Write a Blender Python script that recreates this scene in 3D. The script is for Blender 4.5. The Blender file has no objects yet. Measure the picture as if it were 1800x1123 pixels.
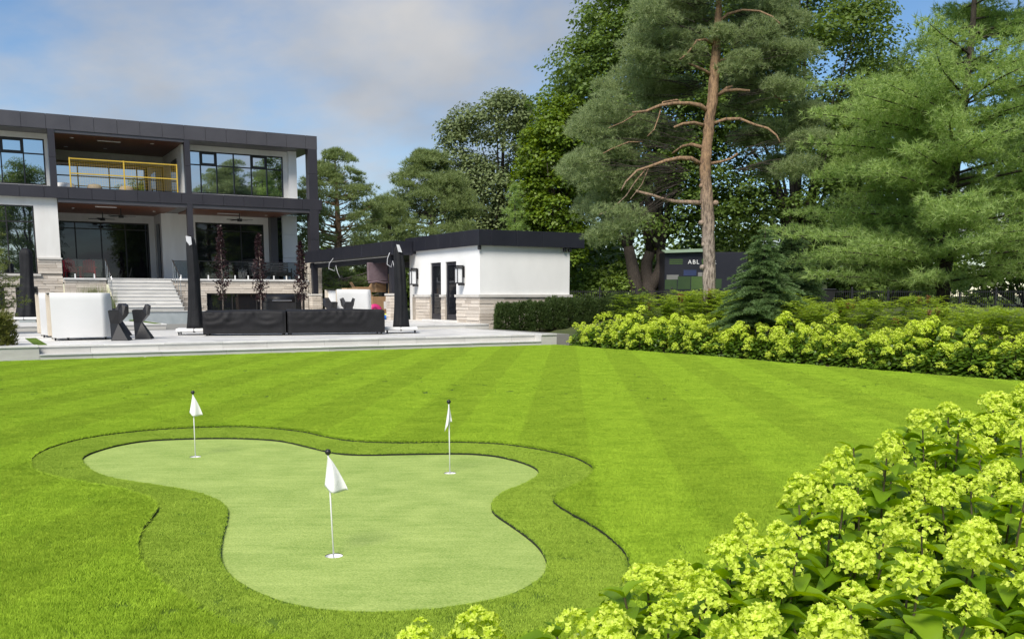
import bpy, bmesh, math, random
import numpy as np
from mathutils import Matrix, Vector
from mathutils.geometry import delaunay_2d_cdt

R = math.radians
scene = bpy.context.scene
COL = scene.collection

# ------------------------------------------------------------------ camera
FPX, CXP, CYP, YHP, CAMH = 1650.0, 870.0, 767.0, 520.0, 1.55      # photograph is 1800 x 1123
PITCH = math.atan((CYP - YHP) / FPX)
cam = bpy.data.cameras.new('camera')
cam.sensor_fit = 'HORIZONTAL'; cam.sensor_width = 36.0
cam.lens = FPX / 1800.0 * 36.0
cam.shift_x = (900.0 - CXP) / 1800.0
cam.shift_y = (CYP - 561.5) / 1800.0
cam.clip_start = 0.05; cam.clip_end = 6000.0
camo = bpy.data.objects.new('camera', cam); COL.objects.link(camo)
camo.location = (0, 0, CAMH); camo.rotation_euler = (math.pi / 2 - PITCH, 0, 0)
scene.camera = camo

# ------------------------------------------------------------------ sky and sun (bright day, sun behind thin cloud)
SUN_EL, SUN_AZ = R(47), R(-160)          # azimuth from +Y, clockwise: behind the camera, to the left
world = bpy.data.worlds.new('World'); scene.world = world; world.use_nodes = True
nt = world.node_tree; nt.nodes.clear()
def wn(t, **k):
    n = nt.nodes.new(t)
    for a, b in k.items(): setattr(n, a, b)
    return n
sky = wn('ShaderNodeTexSky', sky_type='NISHITA', sun_disc=False)
sky.sun_elevation = SUN_EL; sky.sun_rotation = SUN_AZ
sky.air_density = 1.0; sky.dust_density = 0.1; sky.ozone_density = 3.5; sky.altitude = 150
tc = wn('ShaderNodeTexCoord'); sep = wn('ShaderNodeSeparateXYZ'); nt.links.new(tc.outputs['Generated'], sep.inputs[0])
zp = wn('ShaderNodeMath', operation='ADD'); zp.inputs[1].default_value = 0.16; nt.links.new(sep.outputs['Z'], zp.inputs[0])
zm = wn('ShaderNodeMath', operation='MAXIMUM'); zm.inputs[1].default_value = 0.03; nt.links.new(zp.outputs[0], zm.inputs[0])
dx = wn('ShaderNodeMath', operation='DIVIDE'); nt.links.new(sep.outputs['X'], dx.inputs[0]); nt.links.new(zm.outputs[0], dx.inputs[1])
dy = wn('ShaderNodeMath', operation='DIVIDE'); nt.links.new(sep.outputs['Y'], dy.inputs[0]); nt.links.new(zm.outputs[0], dy.inputs[1])
cmb = wn('ShaderNodeCombineXYZ'); nt.links.new(dx.outputs[0], cmb.inputs[0]); nt.links.new(dy.outputs[0], cmb.inputs[1])
mp = wn('ShaderNodeMapping'); mp.inputs['Location'].default_value = (3.55, 1.3, 0.0); mp.inputs['Scale'].default_value = (0.62, 0.36, 1.0)
nt.links.new(cmb.outputs[0], mp.inputs[0])
nz = wn('ShaderNodeTexNoise'); nz.inputs['Scale'].default_value = 1.0; nz.inputs['Detail'].default_value = 7.0; nz.inputs['Roughness'].default_value = 0.57
nz.inputs['Distortion'].default_value = 0.25
nt.links.new(mp.outputs[0], nz.inputs['Vector'])
cr = wn('ShaderNodeValToRGB'); cr.color_ramp.elements[0].position = 0.43; cr.color_ramp.elements[1].position = 0.64
cr.color_ramp.elements[0].color = (0, 0, 0, 1); cr.color_ramp.elements[1].color = (1, 1, 1, 1)
cr.color_ramp.interpolation = 'EASE'
nt.links.new(nz.outputs['Fac'], cr.inputs[0])
nz2 = wn('ShaderNodeTexNoise'); nz2.inputs['Scale'].default_value = 2.1; nz2.inputs['Detail'].default_value = 5.0
nt.links.new(mp.outputs[0], nz2.inputs['Vector'])
cc = wn('ShaderNodeValToRGB'); cc.color_ramp.elements[0].position = 0.36; cc.color_ramp.elements[1].position = 0.66
cc.color_ramp.elements[0].color = (3.1, 3.4, 3.9, 1); cc.color_ramp.elements[1].color = (4.9, 4.9, 4.95, 1)
nt.links.new(nz2.outputs['Fac'], cc.inputs[0])
mx = wn('ShaderNodeMix', data_type='RGBA'); nt.links.new(cr.outputs[0], mx.inputs['Factor'])
hsv = wn('ShaderNodeHueSaturation'); hsv.inputs['Saturation'].default_value = 1.12; nt.links.new(sky.outputs[0], hsv.inputs['Color'])
nt.links.new(hsv.outputs[0], mx.inputs['A']); nt.links.new(cc.outputs[0], mx.inputs['B'])
bg = wn('ShaderNodeBackground'); bg.inputs['Strength'].default_value = 0.078
out = wn('ShaderNodeOutputWorld')
nt.links.new(mx.outputs['Result'], bg.inputs['Color']); nt.links.new(bg.outputs[0], out.inputs['Surface'])

sun = bpy.data.lights.new('sun', 'SUN'); sun.energy = 3.1; sun.angle = R(25); sun.color = (1.0, 0.93, 0.82)
suno = bpy.data.objects.new('sun', sun); COL.objects.link(suno)
_sd = Vector((math.sin(SUN_AZ) * math.cos(SUN_EL), math.cos(SUN_AZ) * math.cos(SUN_EL), math.sin(SUN_EL)))
suno.rotation_euler = _sd.to_track_quat('Z', 'Y').to_euler(); suno.location = (0, 0, 40)

scene.view_settings.view_transform = 'Standard'; scene.view_settings.look = 'None'
scene.view_settings.gamma = 1.0; scene.view_settings.use_curve_mapping = False
scene.view_settings.exposure = 0.74
scene.render.engine = 'CYCLES'
scene.cycles.max_bounces = 7; scene.cycles.diffuse_bounces = 5; scene.cycles.glossy_bounces = 3
scene.cycles.transmission_bounces = 4; scene.cycles.transparent_max_bounces = 8

# ------------------------------------------------------------------ helpers: pixels to places
_fw = Vector((0, math.cos(PITCH), -math.sin(PITCH))); _up = Vector((0, math.sin(PITCH), math.cos(PITCH))); _rt = Vector((1, 0, 0))
CAM = Vector((0, 0, CAMH))
def ray(x, y): return _rt * ((x - CXP) / FPX) - _up * ((y - CYP) / FPX) + _fw
def gp(x, y, z=0.0):
    d = ray(x, y); return CAM + d * ((z - CAMH) / d.z)
def atY(x, y, Y):
    d = ray(x, y); return CAM + d * (Y / d.y)
AZ = R(29.243)                                   # the house front runs along this direction
OO = Vector((2.16, 29.82, 0.0))                  # corner where steps, lawn and flower bed meet
UV = Matrix.Translation(OO) @ Matrix.Rotation(AZ, 4, 'Z')
UVI = UV.inverted()
def W(u, v, z=0.0): return UV @ Vector((u, v, z))
E1 = Vector((math.cos(AZ), math.sin(AZ), 0)); E2 = Vector((-math.sin(AZ), math.cos(AZ), 0))
BEDN = Vector((0.86, 0.51, 0))
def ground_z(x, y):
    d = (x - 2.16) * 0.86 + (y - 29.82) * 0.51
    t = min(max(d / 9.0, 0.0), 1.0)
    h = -0.10 + 0.90 * t * t * (3 - 2 * t)
    q = (Vector((x, y, 0)) - OO); v = q.dot(E2); u = q.dot(E1)
    return h

# ------------------------------------------------------------------ helpers: objects
FR = {}
def tag(o, label=None, cat=None, group=None, kind=None):
    if label: o['label'] = label
    if cat: o['category'] = cat
    if group: o['group'] = group
    if kind: o['kind'] = kind
    return o
def thing(name, label, cat, loc, rotz=0.0, group=None):
    o = bpy.data.objects.new(name, None); COL.objects.link(o)
    o.empty_display_size = 0.2
    o.location = loc; o.rotation_euler = (0, 0, rotz)
    FR[o.name] = Matrix.Translation(Vector(loc)) @ Matrix.Rotation(rotz, 4, 'Z')
    return tag(o, label, cat, group)
def mesh_np(name, V, faces):
    """V (n,3) array; faces: list of (m,k) int arrays"""
    me = bpy.data.meshes.new(name)
    V = np.asarray(V, dtype=np.float32)
    me.vertices.add(len(V)); me.vertices.foreach_set('co', V.ravel())
    faces = [np.asarray(f, dtype=np.int32) for f in faces if len(f)]
    nl = sum(f.size for f in faces); nf = sum(len(f) for f in faces)
    me.loops.add(nl); me.polygons.add(nf)
    me.loops.foreach_set('vertex_index', np.concatenate([f.ravel() for f in faces]))
    st = []; o = 0
    for f in faces:
        st.append(np.arange(len(f)) * f.shape[1] + o); o += f.size
    me.polygons.foreach_set('loop_start', np.concatenate(st).astype(np.int32))
    me.update(calc_edges=True)
    return me
def link(name, me, mat=None, parent=None, loc=None):
    o = bpy.data.objects.new(name, me); COL.objects.link(o)
    if mat is not None:
        if not me.materials: me.materials.append(mat)
    if parent is not None:
        o.parent = parent; FR[o.name] = FR[parent.name]
    if loc is not None: o.location = loc
    return o
class MB:
    """collects simple solids, then links them as ONE mesh object"""
    def __init__(s, M=None): s.v = []; s.f = []; s.M = M or Matrix.Identity(4)
    def add(s, vs, fs, M=None):
        n = len(s.v); s.v += [tuple((M @ Vector(p)) if M else p) for p in vs]
        s.f += [tuple(i + n for i in f) for f in fs]; return s
    def box(s, x0, x1, y0, y1, z0, z1, M=None):
        return s.add([(x0,y0,z0),(x1,y0,z0),(x1,y1,z0),(x0,y1,z0),(x0,y0,z1),(x1,y0,z1),(x1,y1,z1),(x0,y1,z1)],
                     [(0,3,2,1),(4,5,6,7),(0,1,5,4),(1,2,6,5),(2,3,7,6),(3,0,4,7)], M)
    def cbox(s, x0, x1, y0, y1, z0, z1, c=0.01, M=None):
        """box with chamfered edges"""
        bm = bmesh.new(); bmesh.ops.create_cube(bm, size=1.0)
        for v in bm.verts: v.co = ((x0+x1)/2 + v.co.x*(x1-x0), (y0+y1)/2 + v.co.y*(y1-y0), (z0+z1)/2 + v.co.z*(z1-z0))
        bmesh.ops.bevel(bm, geom=bm.edges[:], offset=c, segments=1, affect='EDGES')
        s.add([v.co.copy() for v in bm.verts], [tuple(v.index for v in f.verts) for f in bm.faces], M); bm.free(); return s
    def prism(s, poly, z0, z1, M=None):
        n = len(poly)
        vs = [(p[0], p[1], z0) for p in poly] + [(p[0], p[1], z1) for p in poly]
        fs = [tuple(range(n-1, -1, -1)), tuple(range(n, 2*n))] + [(i, (i+1) % n, n+(i+1) % n, n+i) for i in range(n)]
        return s.add(vs, fs, M)
    def tube(s, pts, rad, n=8, caps=True, M=None):
        pts = [Vector(p) for p in pts]
        if not hasattr(rad, '__len__'): rad = [rad] * len(pts)
        vs = []; fs = []; a = None
        for i, p in enumerate(pts):
            t = (pts[min(i+1, len(pts)-1)] - pts[max(i-1, 0)]).normalized()
            if a is None: a = t.orthogonal().normalized()
            else:
                a = (a - t * a.dot(t))
                a = a.normalized() if a.length > 1e-6 else t.orthogonal().normalized()
            b = t.cross(a)
            for k in range(n):
                th = 2 * math.pi * k / n
                vs.append(p + (a * math.cos(th) + b * math.sin(th)) * rad[i])
        for i in range(len(pts) - 1):
            for k in range(n):
                fs.append((i*n+k, i*n+(k+1) % n, (i+1)*n+(k+1) % n, (i+1)*n+k))
        if caps:
            fs.append(tuple(range(n-1, -1, -1))); fs.append(tuple(range((len(pts)-1)*n, len(pts)*n)))
        return s.add(vs, fs, M)
    def ball(s, c, r, n=10, m=7, sc=(1, 1, 1)):
        vs = [(c[0], c[1], c[2] - r*sc[2])]; fs = []
        for j in range(1, m):
            ph = math.pi * j / m - math.pi / 2
            for k in range(n):
                th = 2*math.pi*k/n
                vs.append((c[0] + r*sc[0]*math.cos(ph)*math.cos(th), c[1] + r*sc[1]*math.cos(ph)*math.sin(th), c[2] + r*sc[2]*math.sin(ph)))
        vs.append((c[0], c[1], c[2] + r*sc[2]))
        for k in range(n): fs.append((0, 1+(k+1) % n, 1+k))
        for j in range(m-2):
            for k in range(n): fs.append((1+j*n+k, 1+j*n+(k+1) % n, 1+(j+1)*n+(k+1) % n, 1+(j+1)*n+k))
        L = len(vs)-1
        for k in range(n): fs.append((L, 1+(m-2)*n+k, 1+(m-2)*n+(k+1) % n))
        return s.add(vs, fs)
    def build(s, name, mat, parent=None, smooth=False, origin=None):
        V = [s.M @ Vector(p) for p in s.v]
        if parent is not None:
            I = FR[parent.name].inverted(); V = [I @ p for p in V]
        elif origin is not None:
            V = [p - Vector(origin) for p in V]
        me = bpy.data.meshes.new(name); me.from_pydata([tuple(p) for p in V], [], s.f); me.update()
        if smooth:
            me.polygons.foreach_set('use_smooth', [True] * len(me.polygons))
        o = link(name, me, mat, parent)
        if parent is None:
            FR[o.name] = Matrix.Translation(Vector(origin)) if origin is not None else Matrix.Identity(4)
            if origin is not None: o.location = origin
        return o
def ubox(u0, u1, v0, v1, z0, z1): return MB(UV).box(u0, u1, v0, v1, z0, z1)
def dup(root, loc=None, rotz=None, scale=None, label=None, **kw):
    def cp(o, par):
        c = o.copy(); COL.objects.link(c)
        if par is not None: c.parent = par; c.matrix_parent_inverse = Matrix.Identity(4)
        for ch in o.children: cp(ch, c)
        return c
    r = cp(root, None)
    if loc is not None: r.location = loc
    if rotz is not None: r.rotation_euler = (0, 0, rotz)
    if scale is not None: r.scale = (scale,)*3 if not hasattr(scale, '__len__') else scale
    tag(r, label, **kw)
    return r

# ------------------------------------------------------------------ helpers: materials
def mat_new(name):
    m = bpy.data.materials.new(name); m.use_nodes = True
    t = m.node_tree; t.nodes.clear()
    o = t.nodes.new('ShaderNodeOutputMaterial'); b = t.nodes.new('ShaderNodeBsdfPrincipled')
    t.links.new(b.outputs[0], o.inputs['Surface'])
    return m, t, b, o
def N(t, typ, **k):
    n = t.nodes.new(typ)
    for a, b in k.items():
        if a.startswith('i_'):
            key = a[2:]
            n.inputs[int(key) if key.isdigit() else key.replace('_', ' ')].default_value = b
        else: setattr(n, a, b)
    return n
def ramp(t, src, c0, c1, p0=0.35, p1=0.65, mid=None):
    r = t.nodes.new('ShaderNodeValToRGB'); e = r.color_ramp.elements
    e[0].position = p0; e[1].position = p1; e[0].color = (*c0, 1); e[1].color = (*c1, 1)
    if mid:
        m = r.color_ramp.elements.new(mid[0]); m.color = (*mid[1], 1)
    t.links.new(src, r.inputs[0]); return r.outputs[0]
def coords(t, kind='object', scale=(1, 1, 1)):
    if kind == 'object':
        s = t.nodes.new('ShaderNodeTexCoord').outputs['Object']
    else:
        s = t.nodes.new('ShaderNodeNewGeometry').outputs['Position']
    m = t.nodes.new('ShaderNodeMapping'); m.inputs['Scale'].default_value = scale
    t.links.new(s, m.inputs[0]); return m.outputs[0]
def noise(t, vec, scale, detail=4, rough=0.5):
    n = t.nodes.new('ShaderNodeTexNoise'); n.inputs['Scale'].default_value = scale
    n.inputs['Detail'].default_value = detail; n.inputs['Roughness'].default_value = rough
    t.links.new(vec, n.inputs['Vector']); return n.outputs['Fac']
def bumpn(t, b, h, strength=0.3, dist=0.01):
    n = t.nodes.new('ShaderNodeBump'); n.inputs['Strength'].default_value = strength; n.inputs['Distance'].default_value = dist
    t.links.new(h, n.inputs['Height']); t.links.new(n.outputs[0], b.inputs['Normal'])
def plain(name, c0, c1=None, rough=0.5, scale=3.0, bump=0.0, bscale=60.0, metal=0.0, coat=0.0, stretch=(1, 1, 1), spec=None, bd=0.01, world_space=True):
    """two-tone noise material with optional fine relief"""
    m, t, b, o = mat_new(name)
    c1 = c1 or tuple(min(1, x * 1.18) for x in c0)
    v = coords(t, 'world' if world_space else 'object', stretch)
    t.links.new(ramp(t, noise(t, v, scale, 5, 0.6), c0, c1, 0.3, 0.7), b.inputs['Base Color'])
    b.inputs['Roughness'].default_value = rough; b.inputs['Metallic'].default_value = metal
    if coat: b.inputs['Coat Weight'].default_value = coat
    if spec is not None: b.inputs['Specular IOR Level'].default_value = spec
    if bump: bumpn(t, b, noise(t, v, bscale, 4, 0.6), bump, bd)
    return m
def leafmat(name, c0, c1, transl=0.35, rough=0.45, tcol=None, per='island', spec=0.35):
    """foliage: colour differs leaf by leaf, some light passes through"""
    m = bpy.data.materials.new(name); m.use_nodes = True; t = m.node_tree; t.nodes.clear()
    o = N(t, 'ShaderNodeOutputMaterial'); b = N(t, 'ShaderNodeBsdfPrincipled')
    if per == 'island': r = N(t, 'ShaderNodeNewGeometry').outputs['Random Per Island']
    else: r = N(t, 'ShaderNodeObjectInfo').outputs['Random']
    c = ramp(t, r, c0, c1, 0.0, 1.0)
    t.links.new(c, b.inputs['Base Color']); b.inputs['Roughness'].default_value = rough
    b.inputs['Specular IOR Level'].default_value = spec
    tr = N(t, 'ShaderNodeBsdfTranslucent')
    hs = N(t, 'ShaderNodeHueSaturation', i_Saturation=1.15, i_Value=1.35, i_Hue=0.485); t.links.new(c, hs.inputs['Color'])
    t.links.new(hs.outputs[0], tr.inputs['Color'])
    mx = N(t, 'ShaderNodeMixShader', i_Fac=transl)
    t.links.new(b.outputs[0], mx.inputs[1]); t.links.new(tr.outputs[0], mx.inputs[2]); t.links.new(mx.outputs[0], o.inputs['Surface'])
    return m
# ------------------------------------------------------------------ materials
def turf(name, dark, light, stripe=0.0, fine=190.0, bump=0.6):
    m, t, b, o = mat_new(name)
    pos = N(t, 'ShaderNodeNewGeometry').outputs['Position']
    f1 = noise(t, pos, fine, 3, 0.7); f2 = noise(t, pos, 2.2, 4, 0.6)
    mpv = N(t, 'ShaderNodeMapping'); mpv.inputs['Scale'].default_value = (0.5, 3.0, 1); mpv.inputs['Rotation'].default_value = (0, 0, R(-8)); t.links.new(pos, mpv.inputs[0])
    f3 = noise(t, mpv.outputs[0], 5.0, 4, 0.6)
    ad = N(t, 'ShaderNodeMath', operation='MULTIPLY_ADD', i_1=0.55); t.links.new(f1, ad.inputs[0])
    m2 = N(t, 'ShaderNodeMath', operation='MULTIPLY_ADD', i_1=0.28); t.links.new(f2, m2.inputs[0])
    m3 = N(t, 'ShaderNodeMath', operation='MULTIPLY', i_1=0.22); t.links.new(f3, m3.inputs[0])
    t.links.new(m3.outputs[0], m2.inputs[2]); t.links.new(m2.outputs[0], ad.inputs[2])
    c = ramp(t, ad.outputs[0], dark, light, 0.36, 0.68)
    if stripe:
        sp = N(t, 'ShaderNodeSeparateXYZ'); t.links.new(pos, sp.inputs[0])
        a = R(4.5)
        k1 = N(t, 'ShaderNodeMath', operation='MULTIPLY', i_1=math.cos(a) / 1.5); t.links.new(sp.outputs['X'], k1.inputs[0])
        k2 = N(t, 'ShaderNodeMath', operation='MULTIPLY_ADD', i_1=-math.sin(a) / 1.5); t.links.new(sp.outputs['Y'], k2.inputs[0]); t.links.new(k1.outputs[0], k2.inputs[2])
        wob = N(t, 'ShaderNodeMath', operation='MULTIPLY_ADD', i_1=0.05); t.links.new(f2, wob.inputs[0]); t.links.new(k2.outputs[0], wob.inputs[2])
        ph = N(t, 'ShaderNodeMath', operation='ADD', i_1=40.08); t.links.new(wob.outputs[0], ph.inputs[0])
        fr = N(t, 'ShaderNodeMath', operation='PINGPONG', i_1=0.5); t.links.new(ph.outputs[0], fr.inputs[0])
        st = N(t, 'ShaderNodeMapRange', i_1=0.235, i_2=0.265, i_3=1 - stripe, i_4=1 + stripe); t.links.new(fr.outputs[0], st.inputs[0])
        mu = N(t, 'ShaderNodeMix', data_type='RGBA', blend_type='MULTIPLY'); mu.inputs['Factor'].default_value = 1.0
        t.links.new(c, mu.inputs['A'])
        cb = N(t, 'ShaderNodeCombineColor'); [t.links.new(st.outputs[0], cb.inputs[i]) for i in range(3)]
        t.links.new(cb.outputs[0], mu.inputs['B']); c = mu.outputs['Result']
    t.links.new(c, b.inputs['Base Color']); b.inputs['Roughness'].default_value = 0.75
    b.inputs['Specular IOR Level'].default_value = 0.2
    if bump: bumpn(t, b, f1, bump, 0.006)
    return m
M = {}
LAWN_D, LAWN_L = (0.050, 0.095, 0.006), (0.110, 0.185, 0.012)
M['lawn'] = turf('lawn turf', LAWN_D, LAWN_L, 0.064)
M['blade'] = turf('lawn blades', (0.160, 0.292, 0.012), (0.415, 0.590, 0.046), 0.064, 45, 0)
M['fringe'] = turf('fringe turf', (0.058, 0.108, 0.008), (0.120, 0.200, 0.018), 0.0)
M['fblade'] = turf('fringe blades', (0.175, 0.295, 0.020), (0.405, 0.555, 0.070), 0.0, 45, 0)
M['green'] = turf('putting green turf', (0.18, 0.29, 0.050), (0.455, 0.560, 0.165), 0.0, 75, 1.0)
M['soil'] = plain('soil and mulch', (0.022, 0.014, 0.009), (0.06, 0.04, 0.027), 0.95, 18, 0.9, 40, bd=0.03)
M['earth'] = plain('rough ground', (0.035, 0.055, 0.015), (0.09, 0.11, 0.03), 0.95, 1.5, 0.6, 12, bd=0.05)
def marblemat(name, c0, c1, stretch, rough):
    """veined slabs, each piece a little lighter or darker than its neighbours"""
    m, t, b, o = mat_new(name)
    v = coords(t, 'world', stretch)
    n = noise(t, v, 1.8, 6, 0.62); r = N(t, 'ShaderNodeObjectInfo').outputs['Random']
    a = N(t, 'ShaderNodeMath', operation='MULTIPLY_ADD', i_1=0.7); t.links.new(n, a.inputs[0])
    k = N(t, 'ShaderNodeMath', operation='MULTIPLY', i_1=0.32); t.links.new(r, k.inputs[0]); t.links.new(k.outputs[0], a.inputs[2])
    t.links.new(ramp(t, a.outputs[0], c0, c1, 0.28, 0.78), b.inputs['Base Color']); b.inputs['Roughness'].default_value = rough
    bumpn(t, b, n, 0.1, 0.01); return m
M['marble'] = marblemat('pale grey marble paving', (0.50, 0.50, 0.495), (0.78, 0.775, 0.765), (0.5, 2.2, 1), 0.45)
M['marble_face'] = marblemat('marble riser', (0.46, 0.45, 0.43), (0.66, 0.65, 0.62), (0.6, 0.6, 3), 0.55)
M['joint'] = plain('joint sand', (0.20, 0.20, 0.19), None, 0.9, 20)
M['stucco'] = plain('white stucco', (0.67, 0.66, 0.64), (0.76, 0.755, 0.74), 0.85, 0.9, 0.15, 120, stretch=(2.2, 2.2, .5))
M['stucco_w'] = plain('fresh white render', (0.745, 0.75, 0.75), (0.82, 0.825, 0.825), 0.85, 0.8, 0.12, 120, stretch=(1.2, 1.2, .7))
def stonemat():
    m, t, b, o = mat_new('ledge stone')
    r = N(t, 'ShaderNodeObjectInfo').outputs['Random']
    v = coords(t, 'world', (1, 1, 5))
    n = noise(t, v, 6, 6, 0.65)
    mixv = N(t, 'ShaderNodeMath', operation='MULTIPLY_ADD', i_1=0.55); t.links.new(n, mixv.inputs[0])
    rm = N(t, 'ShaderNodeMath', operation='MULTIPLY', i_1=0.45); t.links.new(r, rm.inputs[0]); t.links.new(rm.outputs[0], mixv.inputs[2])
    t.links.new(ramp(t, mixv.outputs[0], (0.42, 0.365, 0.31), (0.70, 0.635, 0.56), 0.2, 0.8, (0.5, (0.57, 0.515, 0.455))), b.inputs['Base Color'])
    b.inputs['Roughness'].default_value = 0.9
    bumpn(t, b, noise(t, v, 14, 6, 0.7), 0.7, 0.02)
    return m
M['stone'] = stonemat()
M['mortar'] = plain('stone backing', (0.32, 0.28, 0.24), (0.40, 0.36, 0.31), 0.95, 8)
M['cap'] = plain('limestone cap', (0.50, 0.48, 0.45), (0.60, 0.58, 0.55), 0.7, 3, 0.1)
M['charcoal'] = plain('charcoal aluminium with painted sheen', (0.075, 0.071, 0.080), (0.098, 0.093, 0.102), 0.34, 0.7, metal=0.25)  # sky reflection on the roof panels painted in as a lighter base colour
M['charcoal_m'] = plain('charcoal aluminium without sheen', (0.038, 0.036, 0.044), (0.050, 0.047, 0.056), 0.36, 0.7, metal=0.25)  # same cladding as the roof, with no sky reflection in its colour
M['charcoal_d'] = plain('black aluminium panel', (0.020, 0.021, 0.030), (0.028, 0.029, 0.040), 0.36, 0.7, metal=0.25)
M['frame'] = plain('dark bronze window frame', (0.014, 0.012, 0.013), (0.022, 0.02, 0.02), 0.4, 2)
M['black'] = plain('black painted metal', (0.012, 0.012, 0.014), (0.02, 0.02, 0.023), 0.45, 3)
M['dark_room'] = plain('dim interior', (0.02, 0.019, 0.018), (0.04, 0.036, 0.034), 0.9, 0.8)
def woodmat():
    m, t, b, o = mat_new('stained wood soffit')
    v = coords(t, 'object', (6.5, 0.25, 1))
    n = noise(t, v, 3, 5, 0.6)
    t.links.new(ramp(t, n, (0.105, 0.036, 0.018), (0.200, 0.078, 0.040), 0.3, 0.7), b.inputs['Base Color'])
    b.inputs['Roughness'].default_value = 0.45
    return m
M['soffit'] = woodmat()
def glassmat(name, refl=0.30, tint=(0.014, 0.017, 0.022)):
    m = bpy.data.materials.new(name); m.use_nodes = True; t = m.node_tree; t.nodes.clear()
    o = N(t, 'ShaderNodeOutputMaterial')
    g = N(t, 'ShaderNodeBsdfGlossy', i_Roughness=0.012); g.inputs['Color'].default_value = (0.90, 0.94, 1.0, 1)
    d = N(t, 'ShaderNodeBsdfDiffuse'); d.inputs['Color'].default_value = (*tint, 1)
    lw = N(t, 'ShaderNodeLayerWeight', i_Blend=0.18)
    mr = N(t, 'ShaderNodeMapRange', i_1=0.0, i_2=1.0, i_3=refl, i_4=1.0); t.links.new(lw.outputs['Fresnel'], mr.inputs[0])
    pos = N(t, 'ShaderNodeNewGeometry').outputs['Position']
    bm = N(t, 'ShaderNodeBump', i_Strength=0.05, i_Distance=0.05); t.links.new(noise(t, pos, 0.7, 2, 0.4), bm.inputs['Height'])
    t.links.new(bm.outputs[0], g.inputs['Normal'])
    mx = N(t, 'ShaderNodeMixShader'); t.links.new(mr.outputs[0], mx.inputs[0]); t.links.new(d.outputs[0], mx.inputs[1]); t.links.new(g.outputs[0], mx.inputs[2])
    t.links.new(mx.outputs[0], o.inputs['Surface']); return m
M['glass'] = glassmat('coated window glass', 0.62)
M['glass_dim'] = glassmat('dark window glass', 0.05, (0.010, 0.011, 0.014))
def clearmat():
    m = bpy.data.materials.new('clear railing glass'); m.use_nodes = True; t = m.node_tree; t.nodes.clear()
    o = N(t, 'ShaderNodeOutputMaterial'); g = N(t, 'ShaderNodeBsdfGlossy', i_Roughness=0.02)
    tr = N(t, 'ShaderNodeBsdfTransparent'); tr.inputs['Color'].default_value = (0.70, 0.74, 0.75, 1)
    mx = N(t, 'ShaderNodeMixShader', i_Fac=0.07); t.links.new(tr.outputs[0], mx.inputs[1]); t.links.new(g.outputs[0], mx.inputs[2])
    t.links.new(mx.outputs[0], o.inputs['Surface']); return m
M['clear'] = clearmat()
def watermat():
    m, t, b, o = mat_new('pool water')
    b.inputs['Base Color'].default_value = (0.16, 0.24, 0.27, 1); b.inputs['Roughness'].default_value = 0.06
    bumpn(t, b, noise(t, coords(t, 'world'), 3, 3), 0.15, 0.05); return m
M['water'] = watermat()
M['pooltile'] = plain('grey pool tile', (0.30, 0.34, 0.36), (0.40, 0.44, 0.46), 0.35, 2)
M['steel'] = plain('brushed steel', (0.55, 0.55, 0.56), None, 0.3, 5, metal=1.0)
M['white'] = plain('white plastic', (0.74, 0.745, 0.75), (0.80, 0.80, 0.81), 0.4, 1.0)
M['trimw'] = plain('beige moulding', (0.50, 0.44, 0.36), (0.56, 0.50, 0.42), 0.6, 3)
M['yellow'] = plain('yellow painted steel', (0.52, 0.35, 0.035), (0.60, 0.42, 0.06), 0.45, 3)
def fabricmat(name, c0, c1, s=2.5, b_=0.5):
    return plain(name, c0, c1, 0.7, 3.0, b_, s, bd=0.05, spec=0.3)
M['cover'] = fabricmat('charcoal furniture cover', (0.009, 0.009, 0.011), (0.015, 0.015, 0.018), 5.0, 0.35)
M['cover_top'] = M['cover']
M['umb'] = fabricmat('black umbrella cover', (0.006, 0.0065, 0.009), (0.012, 0.013, 0.016), 4.0, 0.35)
M['patch'] = plain('pale grey cloth', (0.42, 0.43, 0.46), None, 0.8, 6)
M['stool'] = plain('black moulded plastic', (0.010, 0.010, 0.013), (0.017, 0.017, 0.021), 0.42, 2)
M['card'] = plain('brown cardboard', (0.27, 0.165, 0.085), (0.36, 0.23, 0.125), 0.85, 4, 0.1)
M['card_l'] = plain('light cardboard', (0.42, 0.30, 0.17), (0.50, 0.36, 0.21), 0.85, 4)
M['paper'] = plain('white paper', (0.70, 0.70, 0.70), None, 0.8, 5)
M['wrap'] = plain('purple grey moving blanket', (0.12, 0.085, 0.10), (0.17, 0.125, 0.145), 0.9, 9, 0.5, 30)
M['pink'] = plain('pink vinyl', (0.50, 0.03, 0.16), None, 0.3, 3)
M['blue'] = plain('blue vinyl', (0.03, 0.16, 0.72), (0.06, 0.26, 0.80), 0.3, 8)
M['lime'] = plain('yellow green vinyl', (0.55, 0.62, 0.08), None, 0.3, 3)
M['red'] = plain('red painted chair', (0.48, 0.016, 0.022), None, 0.45, 3)
M['wicker'] = plain('tan wicker', (0.30, 0.25, 0.18), (0.40, 0.34, 0.26), 0.8, 30, 0.5, 90)
M['rib'] = plain('white flag cloth', (0.78, 0.785, 0.80), (0.84, 0.845, 0.86), 0.8, 6, 0.2, 30)
M['lampglass'] = plain('frosted lamp glass', (0.62, 0.64, 0.66), (0.72, 0.73, 0.75), 0.3, 3)
M['tan'] = plain('tan wooden frame', (0.22, 0.15, 0.085), (0.30, 0.21, 0.12), 0.5, 4)
M['kerb'] = plain('pale concrete', (0.45, 0.45, 0.44), None, 0.9, 6)
def barkmat(name, c0, c1, s=(9, 9, 2.2), bump=1.0):
    m, t, b, o = mat_new(name); v = coords(t, 'world', s)
    n = noise(t, v, 2.2, 7, 0.7)
    t.links.new(ramp(t, n, c0, c1, 0.36, 0.64), b.inputs['Base Color']); b.inputs['Roughness'].default_value = 0.95
    bumpn(t, b, n, bump, 0.05); return m
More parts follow.
